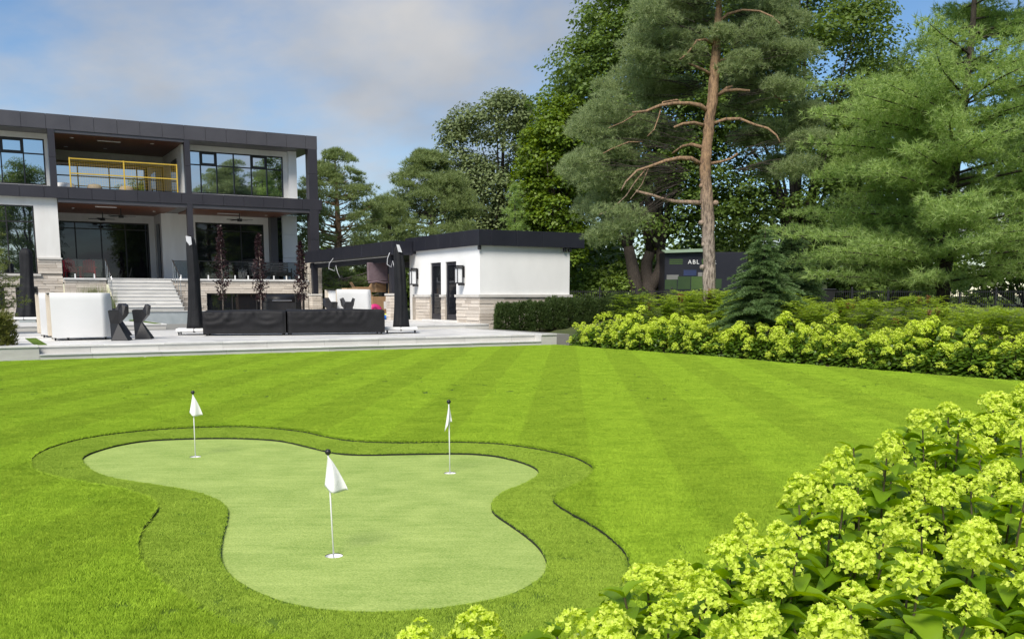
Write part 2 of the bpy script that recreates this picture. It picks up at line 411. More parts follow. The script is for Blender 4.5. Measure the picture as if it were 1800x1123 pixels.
M['bark'] = barkmat('dark bark', (0.022, 0.018, 0.014), (0.075, 0.06, 0.05))
def pinebark():
    m, t, b, o = mat_new('scots pine bark'); v = coords(t, 'world', (6, 6, 1.7))
    n = noise(t, v, 2.4, 7, 0.75)
    lo = ramp(t, n, (0.09, 0.07, 0.06), (0.46, 0.385, 0.335), 0.38, 0.60)
    hi = ramp(t, n, (0.11, 0.070, 0.048), (0.40, 0.255, 0.150), 0.36, 0.60)
    sp = N(t, 'ShaderNodeSeparateXYZ'); t.links.new(N(t, 'ShaderNodeNewGeometry').outputs['Position'], sp.inputs[0])
    mr = N(t, 'ShaderNodeMapRange', i_1=4.2, i_2=6.6); 
    j = N(t, 'ShaderNodeMath', operation='MULTIPLY_ADD', i_1=2.2); t.links.new(n, j.inputs[0]); t.links.new(sp.outputs['Z'], j.inputs[2])
    t.links.new(j.outputs[0], mr.inputs[0])
    mx = N(t, 'ShaderNodeMix', data_type='RGBA'); t.links.new(mr.outputs[0], mx.inputs['Factor']); t.links.new(lo, mx.inputs['A']); t.links.new(hi, mx.inputs['B'])
    t.links.new(mx.outputs['Result'], b.inputs['Base Color']); b.inputs['Roughness'].default_value = 0.95
    bumpn(t, b, n, 1.0, 0.06); return m
M['pinebark'] = pinebark()
M['stem'] = plain('hydrangea stem', (0.05, 0.045, 0.02), (0.09, 0.075, 0.035), 0.6, 20)
M['maple'] = leafmat('maple leaves', (0.072, 0.125, 0.028), (0.185, 0.275, 0.060), 0.46)
M['maple_b'] = leafmat('bright maple leaves', (0.085, 0.155, 0.014), (0.200, 0.285, 0.030), 0.4)
M['dull'] = leafmat('dull grey green leaves', (0.120, 0.165, 0.062), (0.230, 0.285, 0.120), 0.3)
M['bushl'] = leafmat('light bush leaves', (0.110, 0.185, 0.028), (0.245, 0.345, 0.075), 0.4)
M['scots'] = leafmat('scots pine needles', (0.185, 0.245, 0.110), (0.385, 0.470, 0.235), 0.5, 0.5)
M['wpine'] = leafmat('white pine needles', (0.215, 0.325, 0.090), (0.470, 0.615, 0.235), 0.5, 0.5)
M['wpine_d'] = leafmat('far pine needles', (0.150, 0.205, 0.075), (0.310, 0.390, 0.155), 0.45, 0.5)
M['spruce'] = leafmat('spruce needles', (0.075, 0.140, 0.050), (0.205, 0.315, 0.115), 0.3, 0.45)
M['yew'] = leafmat('yew needles', (0.030, 0.060, 0.016), (0.090, 0.135, 0.038), 0.2, 0.4)
M['box'] = leafmat('golden yew needles', (0.090, 0.115, 0.020), (0.210, 0.215, 0.045), 0.2, 0.45)
M['cedar'] = leafmat('cedar sprays', (0.105, 0.140, 0.032), (0.210, 0.255, 0.070), 0.3, 0.5)
M['purple'] = leafmat('purple beech leaves', (0.016, 0.008, 0.010), (0.062, 0.030, 0.032), 0.3, 0.35)
M['fern'] = leafmat('false spirea leaflets', (0.190, 0.300, 0.030), (0.390, 0.510, 0.095), 0.4)
M['rust'] = leafmat('rusty seed plumes', (0.16, 0.075, 0.025), (0.30, 0.16, 0.06), 0.2)
M['hleaf'] = leafmat('hydrangea leaf', (0.115, 0.235, 0.008), (0.270, 0.430, 0.024), 0.48, 0.38, per='object', spec=0.5)
M['hleaf_far'] = leafmat('hydrangea foliage', (0.055, 0.120, 0.010), (0.130, 0.225, 0.024), 0.35, 0.4)
M['petal'] = leafmat('lime hydrangea florets', (0.44, 0.58, 0.028), (0.78, 0.88, 0.19), 0.42, 0.6, spec=0.2)
# ------------------------------------------------------------------ the ground, lawn, putting green
def smooth_loop(pts, k=4):
    P = np.array(pts, float); n = len(P); o = []
    for i in range(n):
        p0, p1, p2, p3 = P[i-1], P[i], P[(i+1) % n], P[(i+2) % n]
        for j in range(k):
            t = j / k
            o.append(0.5*((2*p1)+(-p0+p2)*t+(2*p0-5*p1+4*p2-p3)*t*t+(-p0+3*p1-3*p2+p3)*t**3))
    return np.array(o)
def inside(P, poly):
    x, y = P[:, 0], P[:, 1]; c = np.zeros(len(P), bool)
    x0, y0 = poly[:, 0], poly[:, 1]; x1, y1 = np.roll(x0, -1), np.roll(y0, -1)
    for a, b, p, q in zip(x0, y0, x1, y1):
        if b == q: continue
        k = (b > y) != (q > y)
        c ^= k & (x < (p - a) * (y - b) / (q - b) + a)
    return c
def sheet(name, outer, hole, z, skirt_outer, skirt_hole, mat, extra=None):
    pts = [Vector(p) for p in outer]; edges = [(i, (i+1) % len(outer)) for i in range(len(outer))]
    holes = [] if hole is None else (hole if isinstance(hole, list) else [hole])
    for h in holes:
        k = len(pts); pts += [Vector(p) for p in h]; edges += [(k+i, k+(i+1) % len(h)) for i in range(len(h))]
    if extra is not None: pts += [Vector(p) for p in extra]
    vs, es, fs, *_ = delaunay_2d_cdt(pts, edges, [], 0, 1e-5)
    V = [(p.x, p.y, z) for p in vs]; C = np.array([[sum(vs[i][k] for i in f)/len(f) for k in (0, 1)] for f in fs])
    keep = inside(C, np.array(outer))
    for h in holes: keep &= ~inside(C, np.array(h))
    F = [tuple(f) for f, k in zip(fs, keep) if k]
    F0 = list(F)
    def skirt(loop, d):
        n = len(V); L = len(loop)
        for p in loop: V.append((p[0], p[1], z)); V.append((p[0], p[1], z - d))
        for i in range(L): j = (i+1) % L; F.append((n+2*i, n+2*j, n+2*j+1, n+2*i+1))
    if skirt_outer: skirt(outer, skirt_outer)
    if skirt_hole:
        for h in holes: skirt(h, skirt_hole)
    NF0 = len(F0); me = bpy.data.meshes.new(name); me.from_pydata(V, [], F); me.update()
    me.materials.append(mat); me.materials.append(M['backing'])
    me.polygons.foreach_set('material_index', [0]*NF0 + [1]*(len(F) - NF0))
    bm = bmesh.new(); bm.from_mesh(me); bmesh.ops.recalc_face_normals(bm, faces=bm.faces)
    for f in bm.faces:
        if abs(f.normal.z) > .5 and f.normal.z < 0: f.normal_flip()
    bm.to_mesh(me); bm.free()
    o = link(name, me, mat); FR[o.name] = Matrix.Identity(4)
    return tag(o, kind='structure')

GREEN_PX = [(145,806),(150,797),(175,787),(215,777),(265,770),(330,767),(400,766),(460,768),(500,772),(540,781),(590,792),(640,795),(700,794),(760,793),(820,793),(870,797),(910,806),(935,815),(946,824),(940,835),(915,848),(885,860),(868,873),(863,885),(870,898),(895,915),(925,936),(948,957),(960,980),(955,1003),(930,1022),(890,1040),(830,1053),(760,1063),(700,1067),(640,1068),(590,1066),(540,1060),(490,1048),(445,1030),(410,1008),(392,985),(388,962),(392,935),(399,908),(400,890),(385,875),(350,862),(300,852),(240,843),(190,834),(160,822)]
FRINGE_PX = [(54,812),(62,799),(90,785),(145,770),(230,758),(330,751),(430,749),(520,756),(570,766),(620,774),(700,777),(800,776),(880,779),(950,789),(1000,800),(1030,812),(1044,825),(1030,841),(998,857),(976,870),(975,882),(1000,899),(1040,921),(1075,946),(1100,972),(1106,1000),(1098,1030),(1065,1060),(1010,1085),(940,1105),(850,1125),(700,1135),(560,1127),(430,1100),(345,1062),(285,1022),(252,988),(243,960),(250,930),(270,905),(278,890),(262,874),(225,862),(160,850),(95,838),(62,826)]
GREEN = smooth_loop([gp(*p)[:2] for p in GREEN_PX], 3)
FRINGE = smooth_loop([gp(*p)[:2] for p in FRINGE_PX], 3)
BED_EDGE = [tuple(gp(*p)[:2]) for p in ((1000,607.5),(1050,612),(1120,617),(1200,623),(1300,631),(1400,640),(1500,648),(1600,656),(1700,664),(1800,671))]
M['backing'] = plain('black turf backing and edge shade', (.012, .016, .008), None, .9, 20)  # black latex backing; its colour also paints the shade along the cut edges
NEAR_EDGE = [(11.4, 11.6), (9.0, 10.4), (6.5, 9.3), (4.5, 7.9), (3.2, 6.5), (2.2, 5.4), (1.45, 4.4), (0.95, 3.75), (0.45, 3.15), (0.02, 2.6), (-0.2, 1.9), (-0.3, 0.9), (-0.4, -3.0)]
LAWN = [tuple(W(-22, .35)[:2]), tuple(W(-0.02, .35)[:2])] + BED_EDGE + [(11.2, 14.0), (11.9, 12.4)] + NEAR_EDGE + [(-24, -3.0)]
rngl = np.random.default_rng(4)
def ground_mesh():
    xs = np.concatenate([np.linspace(-900, -60, 12), np.linspace(-50, 60, 111), np.linspace(75, 900, 12)])
    ys = np.concatenate([np.linspace(-300, -12, 8), np.linspace(-8, 110, 119), np.linspace(125, 3000, 14)])
    V = [(x, y, ground_z(x, y) - 0.02) for y in ys for x in xs]; nx = len(xs)
    F = [(j*nx+i, j*nx+i+1, (j+1)*nx+i+1, (j+1)*nx+i) for j in range(len(ys)-1) for i in range(nx-1)]
    me = mesh_np('ground', V, [F]); o = link('ground', me, M['earth']); tag(o, kind='structure')
ground_mesh()
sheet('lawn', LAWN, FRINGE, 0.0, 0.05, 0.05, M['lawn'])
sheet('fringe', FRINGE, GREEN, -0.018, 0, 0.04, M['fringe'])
# cups are cut into the green
PINS = [tuple(gp(343, 796)[:2]), tuple(gp(587, 966)[:2]), tuple(gp(791, 824)[:2])]
CUPR = 0.056; ZG = -0.036
CUPS = [np.array([(x + CUPR*math.cos(a), y + CUPR*math.sin(a)) for a in np.linspace(0, 2*math.pi, 20, endpoint=False)]) for x, y in PINS]
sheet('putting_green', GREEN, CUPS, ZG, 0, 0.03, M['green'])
sheet('planting_bed', NEAR_EDGE[::-1] + [(14, 12.5), (14, -3)], None, -0.05, 0, 0, M['soil'])
def bed_back():
    pts = [Vector((*p, 0)) for p in BED_EDGE]; V = []; F = []
    for i, p in enumerate(pts):
        for k in range(8):
            q = p + BEDN * (k * 0.9 - 0.02); V.append((q.x, q.y, max(ground_z(q.x, q.y), -0.03) + 0.03 - (0.01 if k == 0 else 0)))
    for i in range(len(pts)-1):
        for k in range(7): F.append((i*8+k, i*8+k+1, (i+1)*8+k+1, (i+1)*8+k))
    o = link('flower_bed', mesh_np('flower_bed', V, [F]), M['soil']); tag(o, kind='structure')
bed_back()

# ------------------------------------------------------------------ terrace: pavers, steps, walls
ZD, ZT = 0.34, 0.50
def slab_grid(parent, name, u0, u1, v0, v1, ztop, th, du, dv, mat, gap=0.013, seed=1, stagger=True):
    rr = random.Random(seed); cache = {}
    nv = max(1, round((v1 - v0) / dv)); dv = (v1 - v0) / nv
    for j in range(nv):
        off = (du / 2 if (stagger and j % 2) else 0); cuts = [u0]
        x = u0 + (off or du)
        while x < u1 - 0.05: cuts.append(x); x += du
        cuts.append(u1)
        for a, b in zip(cuts[:-1], cuts[1:]):
            w = round(b - a - gap, 3); key = w
            if key not in cache:
                mb = MB().cbox(-w/2, w/2, -(dv-gap)/2, (dv-gap)/2, -th, 0, 0.004)
                me = bpy.data.meshes.new(name); me.from_pydata([tuple(p) for p in mb.v], [], mb.f); me.update(); me.materials.append(mat); cache[key] = me
            o = bpy.data.objects.new(name, cache[key]); COL.objects.link(o); o.parent = parent
            p = FR[parent.name].inverted() @ W((a+b)/2, v0 + (j+.5)*dv, ztop - rr.random()*0.002)
            o.location = p; o.rotation_euler = (0, 0, AZ)
U0, U1, UE = -14.95, -0.6, -0.02      # flight of steps, end block
ter = ubox(-30, 0.9, 1.0, 26.5, -0.2, ZD - 0.035).build('terrace', M['joint']); tag(ter, kind='structure')
slab_grid(ter, 'paving_slab', -15.4, -0.02, 0.78, 10.2, ZD, 0.03, 1.2, 0.62, M['marble'], seed=2)
# low marble wall ends either side of the steps
for (a, b, lab) in ((-22, U0, 'pale marble planter wall at the end of the terrace steps beside clipped yew'),
                    (U1, UE, 'short pale marble end block of the terrace steps beside the flowering hydrangeas')):
    w = thing('retaining_wall', lab, 'wall', W((a+b)/2, .5, 0), AZ)
    ubox(a, b, 0.35, 0.80, -0.1, ZD - 0.03).build('wall', M['marble_face'], w)
    x = b
    while x > a:
        y = max(a, x - 1.5); MB(UV).cbox(y + .004, x - .004, 0.325, 0.82, ZD - 0.03, ZD + 0.02, 0.005).build('coping', M['marble'], w); x = y
st = thing('terrace_steps', 'two long pale marble steps rising from lawn to terrace', 'steps', W((U0+U1)/2, .5, 0), AZ)
x = U0; i = 0
while x < U1 - .01:
    y = min(U1, x + (1.65 if i % 3 else 1.2)); i += 1
    MB(UV).box(x+.003, y-.003, 0.36, 0.5, -0.05, 0.105).build('riser', M['marble_face'], st)
    MB(UV).cbox(x+.003, y-.003, 0.335, 0.78, 0.105, 0.145, 0.006).build('tread', M['marble'], st)
    MB(UV).box(x+.003, y-.003, 0.765, 0.9, 0.145, ZD-0.05).build('riser', M['marble_face'], st)
    x = y
x = U0; i = 0
while x < U1 - .01:
    y = min(U1, x + 1.5)
    MB(UV).cbox(x+.003, y-.003, 0.735, 0.775, ZD-0.05, ZD, 0.006).build('tread', M['marble'], st); x = y
# upper terrace levels
up1 = ubox(-30, -9.8, 12.6, 22, 0.0, ZT - 0.05).build('upper_terrace', M['marble_face']); tag(up1, kind='structure')
slab_grid(up1, 'paving_slab', -22, -9.77, 12.57, 16.8, ZT, 0.05, 1.2, 0.62, M['marble'], seed=5)
up2 = ubox(-4.9, 0.98, 6.64, 26, 0.0, ZT - 0.05).build('upper_terrace', M['marble_face']); tag(up2, kind='structure')
slab_grid(up2, 'paving_slab', -4.93, 0.97, 6.61, 14.0, ZT, 0.05, 1.2, 0.62, M['marble'], seed=6)
# turf strips let into the paving
for (a, b, c, d, z) in ((-15.0, -14.72, 1.0, 5.2, ZD), (-10.2, -9.95, 12.7, 19, ZT)):
    tag(ubox(a, b, c, d, z - .02, z + 0.012).build('turf_strip', M['lawn']), kind='structure')
# raised pool and its wall
pool = thing('raised_pool', 'raised swimming pool with grey tiled overflow wall below the stairs', 'pool', W(-9, 20, ZD), AZ)
ubox(-14.5, -5.9, 19.0, 19.3, 0.2, 0.85).build('wall', M['pooltile'], pool)
ubox(-14.5, -5.9, 19.31, 22.4, 0.2, 0.83).build('water', M['water'], pool)
for k in range(6):
    MB(UV).cbox(-14.5 + k*1.433 + .004, -14.5 + (k+1)*1.433 - .004, 18.96, 19.32, 0.852, 0.885, .004).build('coping', M['marble'], pool)
# ------------------------------------------------------------------ the house
VF = 25.8
ZR0, ZR1, ZB0, ZB1, ZTER = 9.40, 10.10, 6.20, 6.75, 2.42
house = thing('house', 'two storey modern white house with charcoal flat roof and stone base', 'house', W(-8, 30, 0), AZ)
def part(name, mat, box, parent=None): return ubox(*box).build(name, M[mat], parent or house)
def panels(name, mat, parent, a0, a1, z0, z1, face, axis='u', w=1.06, th=0.04, first=0.0, gap=0.014, sign=-1):
    """cladding panels in a row, each an object; face = v (axis u) or u (axis v) of the backing"""
    x = a0; nxt = a0 + (first or w)
    while x < a1 - 0.02:
        y = min(a1, nxt); nxt = y + w
        f0, f1 = (face - th, face) if sign < 0 else (face, face + th)
        if axis == 'u': mb = MB(UV).cbox(x+gap/2, y-gap/2, f0, f1, z0, z1, 0.006)
        else: mb = MB(UV).cbox(f0, f1, x+gap/2, y-gap/2, z0, z1, 0.006)
        mb.build(name, M[mat], parent); x = y
roof = part('roof', 'charcoal', (-24, 0.86, VF + .04, 42, ZR0 + .02, ZR1 - .03))
panels('fascia_panel', 'charcoal', roof, -20.5, 0.90, ZR0, ZR1, VF + .04, first=.62)
panels('fascia_panel', 'charcoal', roof, VF + .04, 34, ZR0, ZR1, 0.86, 'v', sign=1)
part('soffit', 'charcoal', (-24, 0.84, VF + .06, 33, ZR0 - .015, ZR0 + .018), roof)
band = part('floor_slab', 'charcoal_m', (-24, 1.06, VF + .04, 30.0, ZB0 + .02, ZB1 - .02))
panels('fascia_panel', 'charcoal_m', band, -20.5, 1.10, ZB0, ZB1, VF + .04, first=.35)
panels('fascia_panel', 'charcoal_m', band, VF + .04, 30, ZB0, ZB1, 1.06, 'v', sign=1)
for (a, b) in ((-12.42, -12.12), (-6.12, -5.84), (0.38, 0.88)):
    d = 0.34 if a < 0 else 0.5
    for (z0, z1) in ((ZB1, 8.1), (8.112, ZR0)): part('column', 'charcoal_m', (a, b, VF + .005, VF + d, z0, z1))
for (a, b, z0) in ((-6.12, -5.84, ZTER), (0.38, 0.88, 3.45)):
    d = 0.34 if a < 0 else 0.5
    for (c0, c1) in ((z0, 4.6), (4.612, ZB0)): part('column', 'charcoal_m', (a, b, VF + .005, VF + d, c0, c1))

def window(parent, u0, u1, z0, z1, v, mull, trans=None, glass='glass', fr=0.06, vents=(), wall_d=0.25, frame='frame'):
    """framed window in a wall facing -v; mull = u of the mullions"""
    win = MB(UV)
    win.box(u0, u1, v - .03, v + .09, z1 - fr, z1).box(u0, u1, v - .03, v + .09, z0, z0 + fr)
    win.box(u0, u0 + fr, v - .03, v + .09, z0 + fr, z1 - fr).box(u1 - fr, u1, v - .03, v + .09, z0 + fr, z1 - fr)
    w = win.build('window', M[frame], parent)
    xs = [u0 + fr] + list(mull) + [u1 - fr]
    for m in mull: ubox(m - .03, m + .03, v - .025, v + .08, z0 + fr, z1 - fr).build('mullion', M[frame], w)
    for i in range(len(xs) - 1):
        a = xs[i] + (.03 if i else 0); b = xs[i+1] - (.03 if i < len(xs) - 2 else 0)
        rows = [(z0 + fr, z1 - fr)] if trans is None else [(z0 + fr, trans - .03), (trans + .03, z1 - fr)]
        if trans is not None: ubox(a, b, v - .02, v + .08, trans - .03, trans + .03).build('transom', M[frame], w)
        for k, (c, d) in enumerate(rows):
            if k == 1 and i in vents:
                e = 0.085
                MB(UV).box(a, b, v - .01, v + .05, c, c + e).box(a, b, v - .01, v + .05, d - e, d).box(a, a + e, v - .01, v + .05, c + e, d - e).box(b - e, b, v - .01, v + .05, c + e, d - e).build('vent_sash', M[frame], w)
                a2, b2, c2, d2 = a + e, b - e, c + e, d - e
            else: a2, b2, c2, d2 = a, b, c, d
            ubox(a2, b2, v + .02, v + .035, c2, d2).build('pane', M[glass], w)
    return w
def wall_with_hole(parent, name, mat, u0, u1, z0, z1, v0, v1, hu0, hu1, hz0, hz1):
    mb = MB(UV)
    if hz1 < z1: mb.box(u0, u1, v0, v1, hz1, z1)
    if hz0 > z0: mb.box(u0, u1, v0, v1, z0, hz0)
    if hu0 > u0: mb.box(u0, hu0, v0, v1, hz0, hz1)
    if hu1 < u1: mb.box(hu1, u1, v0, v1, hz0, hz1)
    return mb.build(name, M[mat], parent)
VU = VF + 1.5
wall_with_hole(house, 'wall', 'stucco', -24, -12.20, ZB1 - .1, ZR0 - .02, VU, VU + .3, -18.2, -12.48, 6.92, 9.12)
window(house, -18.2, -12.48, 6.92, 9.12, VU + .06, [-17.25, -16.3, -15.35, -14.4, -13.42], 8.40, vents=(1, 4))
wall_with_hole(house, 'wall', 'stucco', -6.05, -0.02, ZB1 - .1, ZR0 - .02, VU, VU + .3, -5.84, -0.58, 6.92, 9.10)
window(house, -5.84, -0.58, 6.92, 9.10, VU + .06, [-5.02, -4.18, -3.27, -2.33, -1.48], 8.39, vents=(1, 4))
part('wall', 'stucco_w', (-0.36, 0.08, VU - .35, 40, ZB1 - .1, ZR0 - .02))
# rooms behind the glass
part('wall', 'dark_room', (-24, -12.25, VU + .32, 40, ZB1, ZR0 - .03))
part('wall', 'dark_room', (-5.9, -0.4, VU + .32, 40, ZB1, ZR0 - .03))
# upper balcony
bal = part('balcony', 'marble_face', (-12.15, -6.05, VF + .3, 32.2, 6.11, 6.165))
part('ceiling', 'soffit', (-12.12, -6.1, VF + .25, 32.0, 9.30, 9.38), bal)
part('ceiling', 'charcoal', (-12.12, -6.1, VF + .05, VF + .24, 9.26, 9.38), bal)
part('side_wall', 'stucco', (-6.06, -5.86, VU - .35, 32.2, 6.17, 9.30), bal)
part('side_wall', 'stucco', (-12.4, -12.14, VU + .31, 32.2, 6.17, 9.30), bal)
part('back_wall', 'stucco', (-12.12, -6.08, 32.02, 32.2, 8.78, 9.29), bal)
part('door', 'glass_dim', (-6.09, -6.065, 28.2, 29.7, 6.17, 8.75), bal)
window(bal, -12.12, -6.08, 6.17, 8.77, 32.05, [-10.55, -8.95, -7.5], 8.0, glass='glass', fr=0.09, frame='tan')
part('wall', 'dark_room', (-12.1, -6.1, 32.25, 33, 6.1, 9.2), bal)
for (u, v) in ((-11.2, 27.4), (-7.4, 27.4), (-9.3, 30.3), (-11.2, 30.6)):
    MB(UV).tube([(u, v, 9.285), (u, v, 9.301)], .10, 12).build('recessed_light', M['white'], bal)
part('linear_light', 'white', (-10.0, -8.9, 27.6, 27.72, 9.27, 9.302), bal)
# lower left wing
VL = VF + .3
wall_with_hole(house, 'wall', 'stucco', -24, -12.17, 3.36, ZB0 + .02, VL, VL + .3, -18.0, -13.22, 3.36, 5.82)
window(house, -18.0, -13.22, 2.60, 5.82, VL + .08, [-16.8, -15.6, -14.42], 5.06, glass='glass')
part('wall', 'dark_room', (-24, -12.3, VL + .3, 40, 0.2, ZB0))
part('wall', 'stucco_w', (-12.32, -12.17, VL + .3, 32.3, ZTER, ZB0 + .02))
part('sill', 'cap', (-18.1, -13.1, VL - .14, VL + .02, 2.50, 2.60))
part('cap', 'cap', (-13.2, -12.12, VL - .12, VL + .0, 3.30, 3.38))
def stones(parent, a0, a1, z0, z1, face, axis='u', sign=-1, holes=(), course=0.125, lmin=.45, lmax=1.05, seed=0, th=0.05):
    """split-face ledge stone, piece by piece; holes = (a0,a1,z0,z1) left open"""
    rr = random.Random(seed)
    nz_ = max(1, round((z1 - z0) / course)); h = (z1 - z0) / nz_
    for j in range(nz_):
        c = z0 + j*h; x = a0
        while x < a1 - .02:
            y = min(a1, x + rr.uniform(lmin, lmax))
            if a1 - y < .2: y = a1
            segs = [(x, y)]
            for (p, q, r_, s_) in holes:
                if r_ < c + h*.5 < s_:
                    ns = []
                    for (m, n) in segs:
                        if q <= m or p >= n: ns.append((m, n))
                        else:
                            if p - m > .03: ns.append((m, p))
                            if n - q > .03: ns.append((q, n))
                    segs = ns
            for (m, n) in segs:
                t_ = th * rr.uniform(.6, 1.3); f0, f1 = (face - t_, face) if sign < 0 else (face, face + t_)
                mb = MB(UV)
                if axis == 'u': mb.cbox(m+.004, n-.004, f0, f1, c+.004, c+h-.004, .007)
                else: mb.cbox(f0, f1, m+.004, n-.004, c+.004, c+h-.004, .007)
                mb.build('stone', M['stone'], parent)
            x = y
sb = part('stone_base', 'mortar', (-24, -12.17, VL, VL + .3, 0.2, 2.5)); 
part('stone_base', 'mortar', (-13.22, -12.17, VL + .002, VL + .29, 2.5, 3.35))
stones(sb, -15.2, -12.14, 0.5, 2.5, VL, holes=((-14.25, -13.3, 1.0, 1.96), (-15.7, -14.75, 1.0, 1.96)), seed=1)
stones(sb, -13.22, -12.14, 2.62, 3.30, VL, seed=2)
for (a, b) in ((-14.25, -13.3), (-15.7, -14.75)):
    window(house, a, b, 1.0, 1.96, VL - .03, [], None, glass='glass_dim', fr=.05)
# porch
porch = part('porch', 'marble_face', (-12.15, 0.9, VF + .1, 32.4, 2.20, ZTER - .03))
part('ceiling', 'soffit', (-12.1, -6.5, VF + .5, 32.3, 6.03, 6.10), porch)
part('ceiling', 'charcoal', (-12.15, 1.0, VF + .06, VF + .48, 6.02, 6.19), porch)
part('ceiling', 'soffit', (-5.75, -0.35, VF + .6, 30.1, 6.02, 6.14), porch)
part('ceiling', 'charcoal', (-6.4, -5.78, VF + .5, 30.1, 6.07, 6.19), porch)
wall_with_hole(porch, 'back_wall', 'stucco', -12.17, -6.6, ZTER, 6.10, 32.3, 32.5, -11.85, -6.98, ZTER, 5.60)
window(porch, -11.85, -6.98, ZTER, 5.60, 32.33, [-10.84, -9.52, -8.24], 5.22, glass='glass_dim', fr=.08)
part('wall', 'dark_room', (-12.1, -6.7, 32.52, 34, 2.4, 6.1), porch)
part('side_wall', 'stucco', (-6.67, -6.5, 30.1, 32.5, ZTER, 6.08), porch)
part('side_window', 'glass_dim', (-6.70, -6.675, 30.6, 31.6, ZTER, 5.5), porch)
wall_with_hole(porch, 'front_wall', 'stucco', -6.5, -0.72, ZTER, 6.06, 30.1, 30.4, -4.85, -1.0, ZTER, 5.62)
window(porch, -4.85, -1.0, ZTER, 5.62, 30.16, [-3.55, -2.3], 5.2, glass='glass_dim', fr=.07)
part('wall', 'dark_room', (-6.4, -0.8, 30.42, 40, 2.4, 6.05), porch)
part('column', 'charcoal', (-0.72, -0.32, 29.6, 30.2, ZTER, 6.05), porch)
part('side_window', 'glass_dim', (-0.30, 0.08, 30.15, 30.2, ZTER, 6.05), porch)
for (z0, z1) in ((ZTER, 3.75), (3.762, 5.1), (5.112, 6.19)): part('wall_panel', 'stucco_w', (0.10, 1.0, 30.1, 40, z0, z1), porch)
for (u, v) in ((-9.0, 28.2), (-3.0, 27.6), (-9.6, 30.6)):
    fan = MB(UV).tube([(u, v, 5.62), (u, v, 6.08)], .025, 8).tube([(u, v, 5.56), (u, v, 5.70)], .13, 12).build('ceiling_fan', M['black'], porch)
    for k in range(5):
        a = k*1.2566 + u; mb = MB(UV); c, s = math.cos(a), math.sin(a)
        mb.add([(u+c*.12-s*.05, v+s*.12+c*.05, 5.66), (u+c*.12+s*.05, v+s*.12-c*.05, 5.64), (u+c*.72+s*.07, v+s*.72-c*.07, 5.64), (u+c*.72-s*.07, v+s*.72+c*.07, 5.66),
                (u+c*.12-s*.05, v+s*.12+c*.05, 5.65), (u+c*.12+s*.05, v+s*.12-c*.05, 5.63), (u+c*.72+s*.07, v+s*.72-c*.07, 5.63), (u+c*.72-s*.07, v+s*.72+c*.07, 5.65)],
               [(0, 1, 2, 3), (7, 6, 5, 4), (0, 4, 5, 1), (1, 5, 6, 2), (2, 6, 7, 3), (3, 7, 4, 0)]).build('blade', M['black'], fan)
for (a, b, v) in ((-10.3, -9.3, 27.4), (-4.0, -2.8, 28.3)): part('linear_light', 'white', (a, b, v, v + .1, 5.99, 6.029), porch)
for (u, v) in ((-7.2, 29.0), (-11.2, 29.0), (-1.3, 28.4)): MB(UV).tube([(u, v, 6.0), (u, v, 6.04)], .07, 10).build('recessed_light', M['white'], porch)
# porch front walls in stone, with coping
for (a, b, hol, sd) in ((-12.1, -10.2, (), 11), (-7.05, 0.15, ((-5.34, -0.06, .6, 1.70),), 12)):
    pw = MB(UV)
    if hol: pw.box(a, -5.36, VF, VF + .3, .2, 2.30).box(-5.36, -0.04, VF, VF + .3, 1.72, 2.30).box(-0.04, b, VF, VF + .3, .2, 2.30)
    else: pw.box(a, b, VF, VF + .3, .2, 2.30)
    pw = pw.build('porch_wall', M['mortar'], porch)
    stones(pw, a, b, .55, 2.30, VF, holes=hol, seed=sd)
    x = a - .03
    while x < b: y = min(b + .03, x + 1.4); MB(UV).cbox(x+.003, y-.003, VF - .12, VF + .35, 2.32, ZTER, .006).build('coping', M['marble'], porch); x = y
window(porch, -5.34, -0.06, 0.62, 1.70, VF + .08, [-4.0, -2.7, -1.4], None, glass='glass_dim', fr=.05)
part('wall', 'dark_room', (-5.4, 0.0, VF + .31, VF + .4, .3, 2.2), porch)
cp = part('stone_pillar', 'mortar', (0.2, 0.95, VF + .05, VF + .7, .3, 3.40))
stones(cp, 0.17, 0.98, .5, 3.36, VF + .05, seed=31, lmin=.3, lmax=.6)
part('cap', 'cap', (0.14, 1.01, VF - .03, VF + .76, 3.40, 3.46), cp)
# staircase
NS = 9; RH = (ZTER - 0.85) / NS; TD = 0.36
stair = thing('staircase', 'broad white marble staircase rising from pool to porch', 'staircase', W(-8.6, 24.2, .85), AZ)
for k in range(NS):
    z = ZTER - k*RH; v = VF - .12 - k*TD
    MB(UV).box(-10.15, -7.1, v - .0, VF + .1 if k == 0 else v + TD + .1, z - RH, z - .04).build('riser', M['marble_face'], stair)
    for (a, b) in ((-10.17, -8.64 + .3*(k % 2)), (-8.634 + .3*(k % 2), -7.08)):
        MB(UV).cbox(a, b, v - .03, v + TD + (.2 if k == 0 else 0), z - .038, z, .006).build('tread', M['marble'], stair)
for u in (-10.2, -7.0):
    t0, t1 = (u, VF - .1, 3.35), (u, VF - .1 - TD*5.2, 3.35 - RH*5.2)
    hr = MB(UV).tube([t0, t1, (t1[0], t1[1] - .05, t1[2] - .12)], .025, 8).build('handrail', M['steel'], stair)
    for q in (0.1, 1.5, 3.3, 5.0):
        p = (u, VF - .1 - TD*q, 3.35 - RH*q); MB(UV).tube([p, (u, p[1], p[2] - .95)], .018, 6).build('baluster', M['steel'], hr)
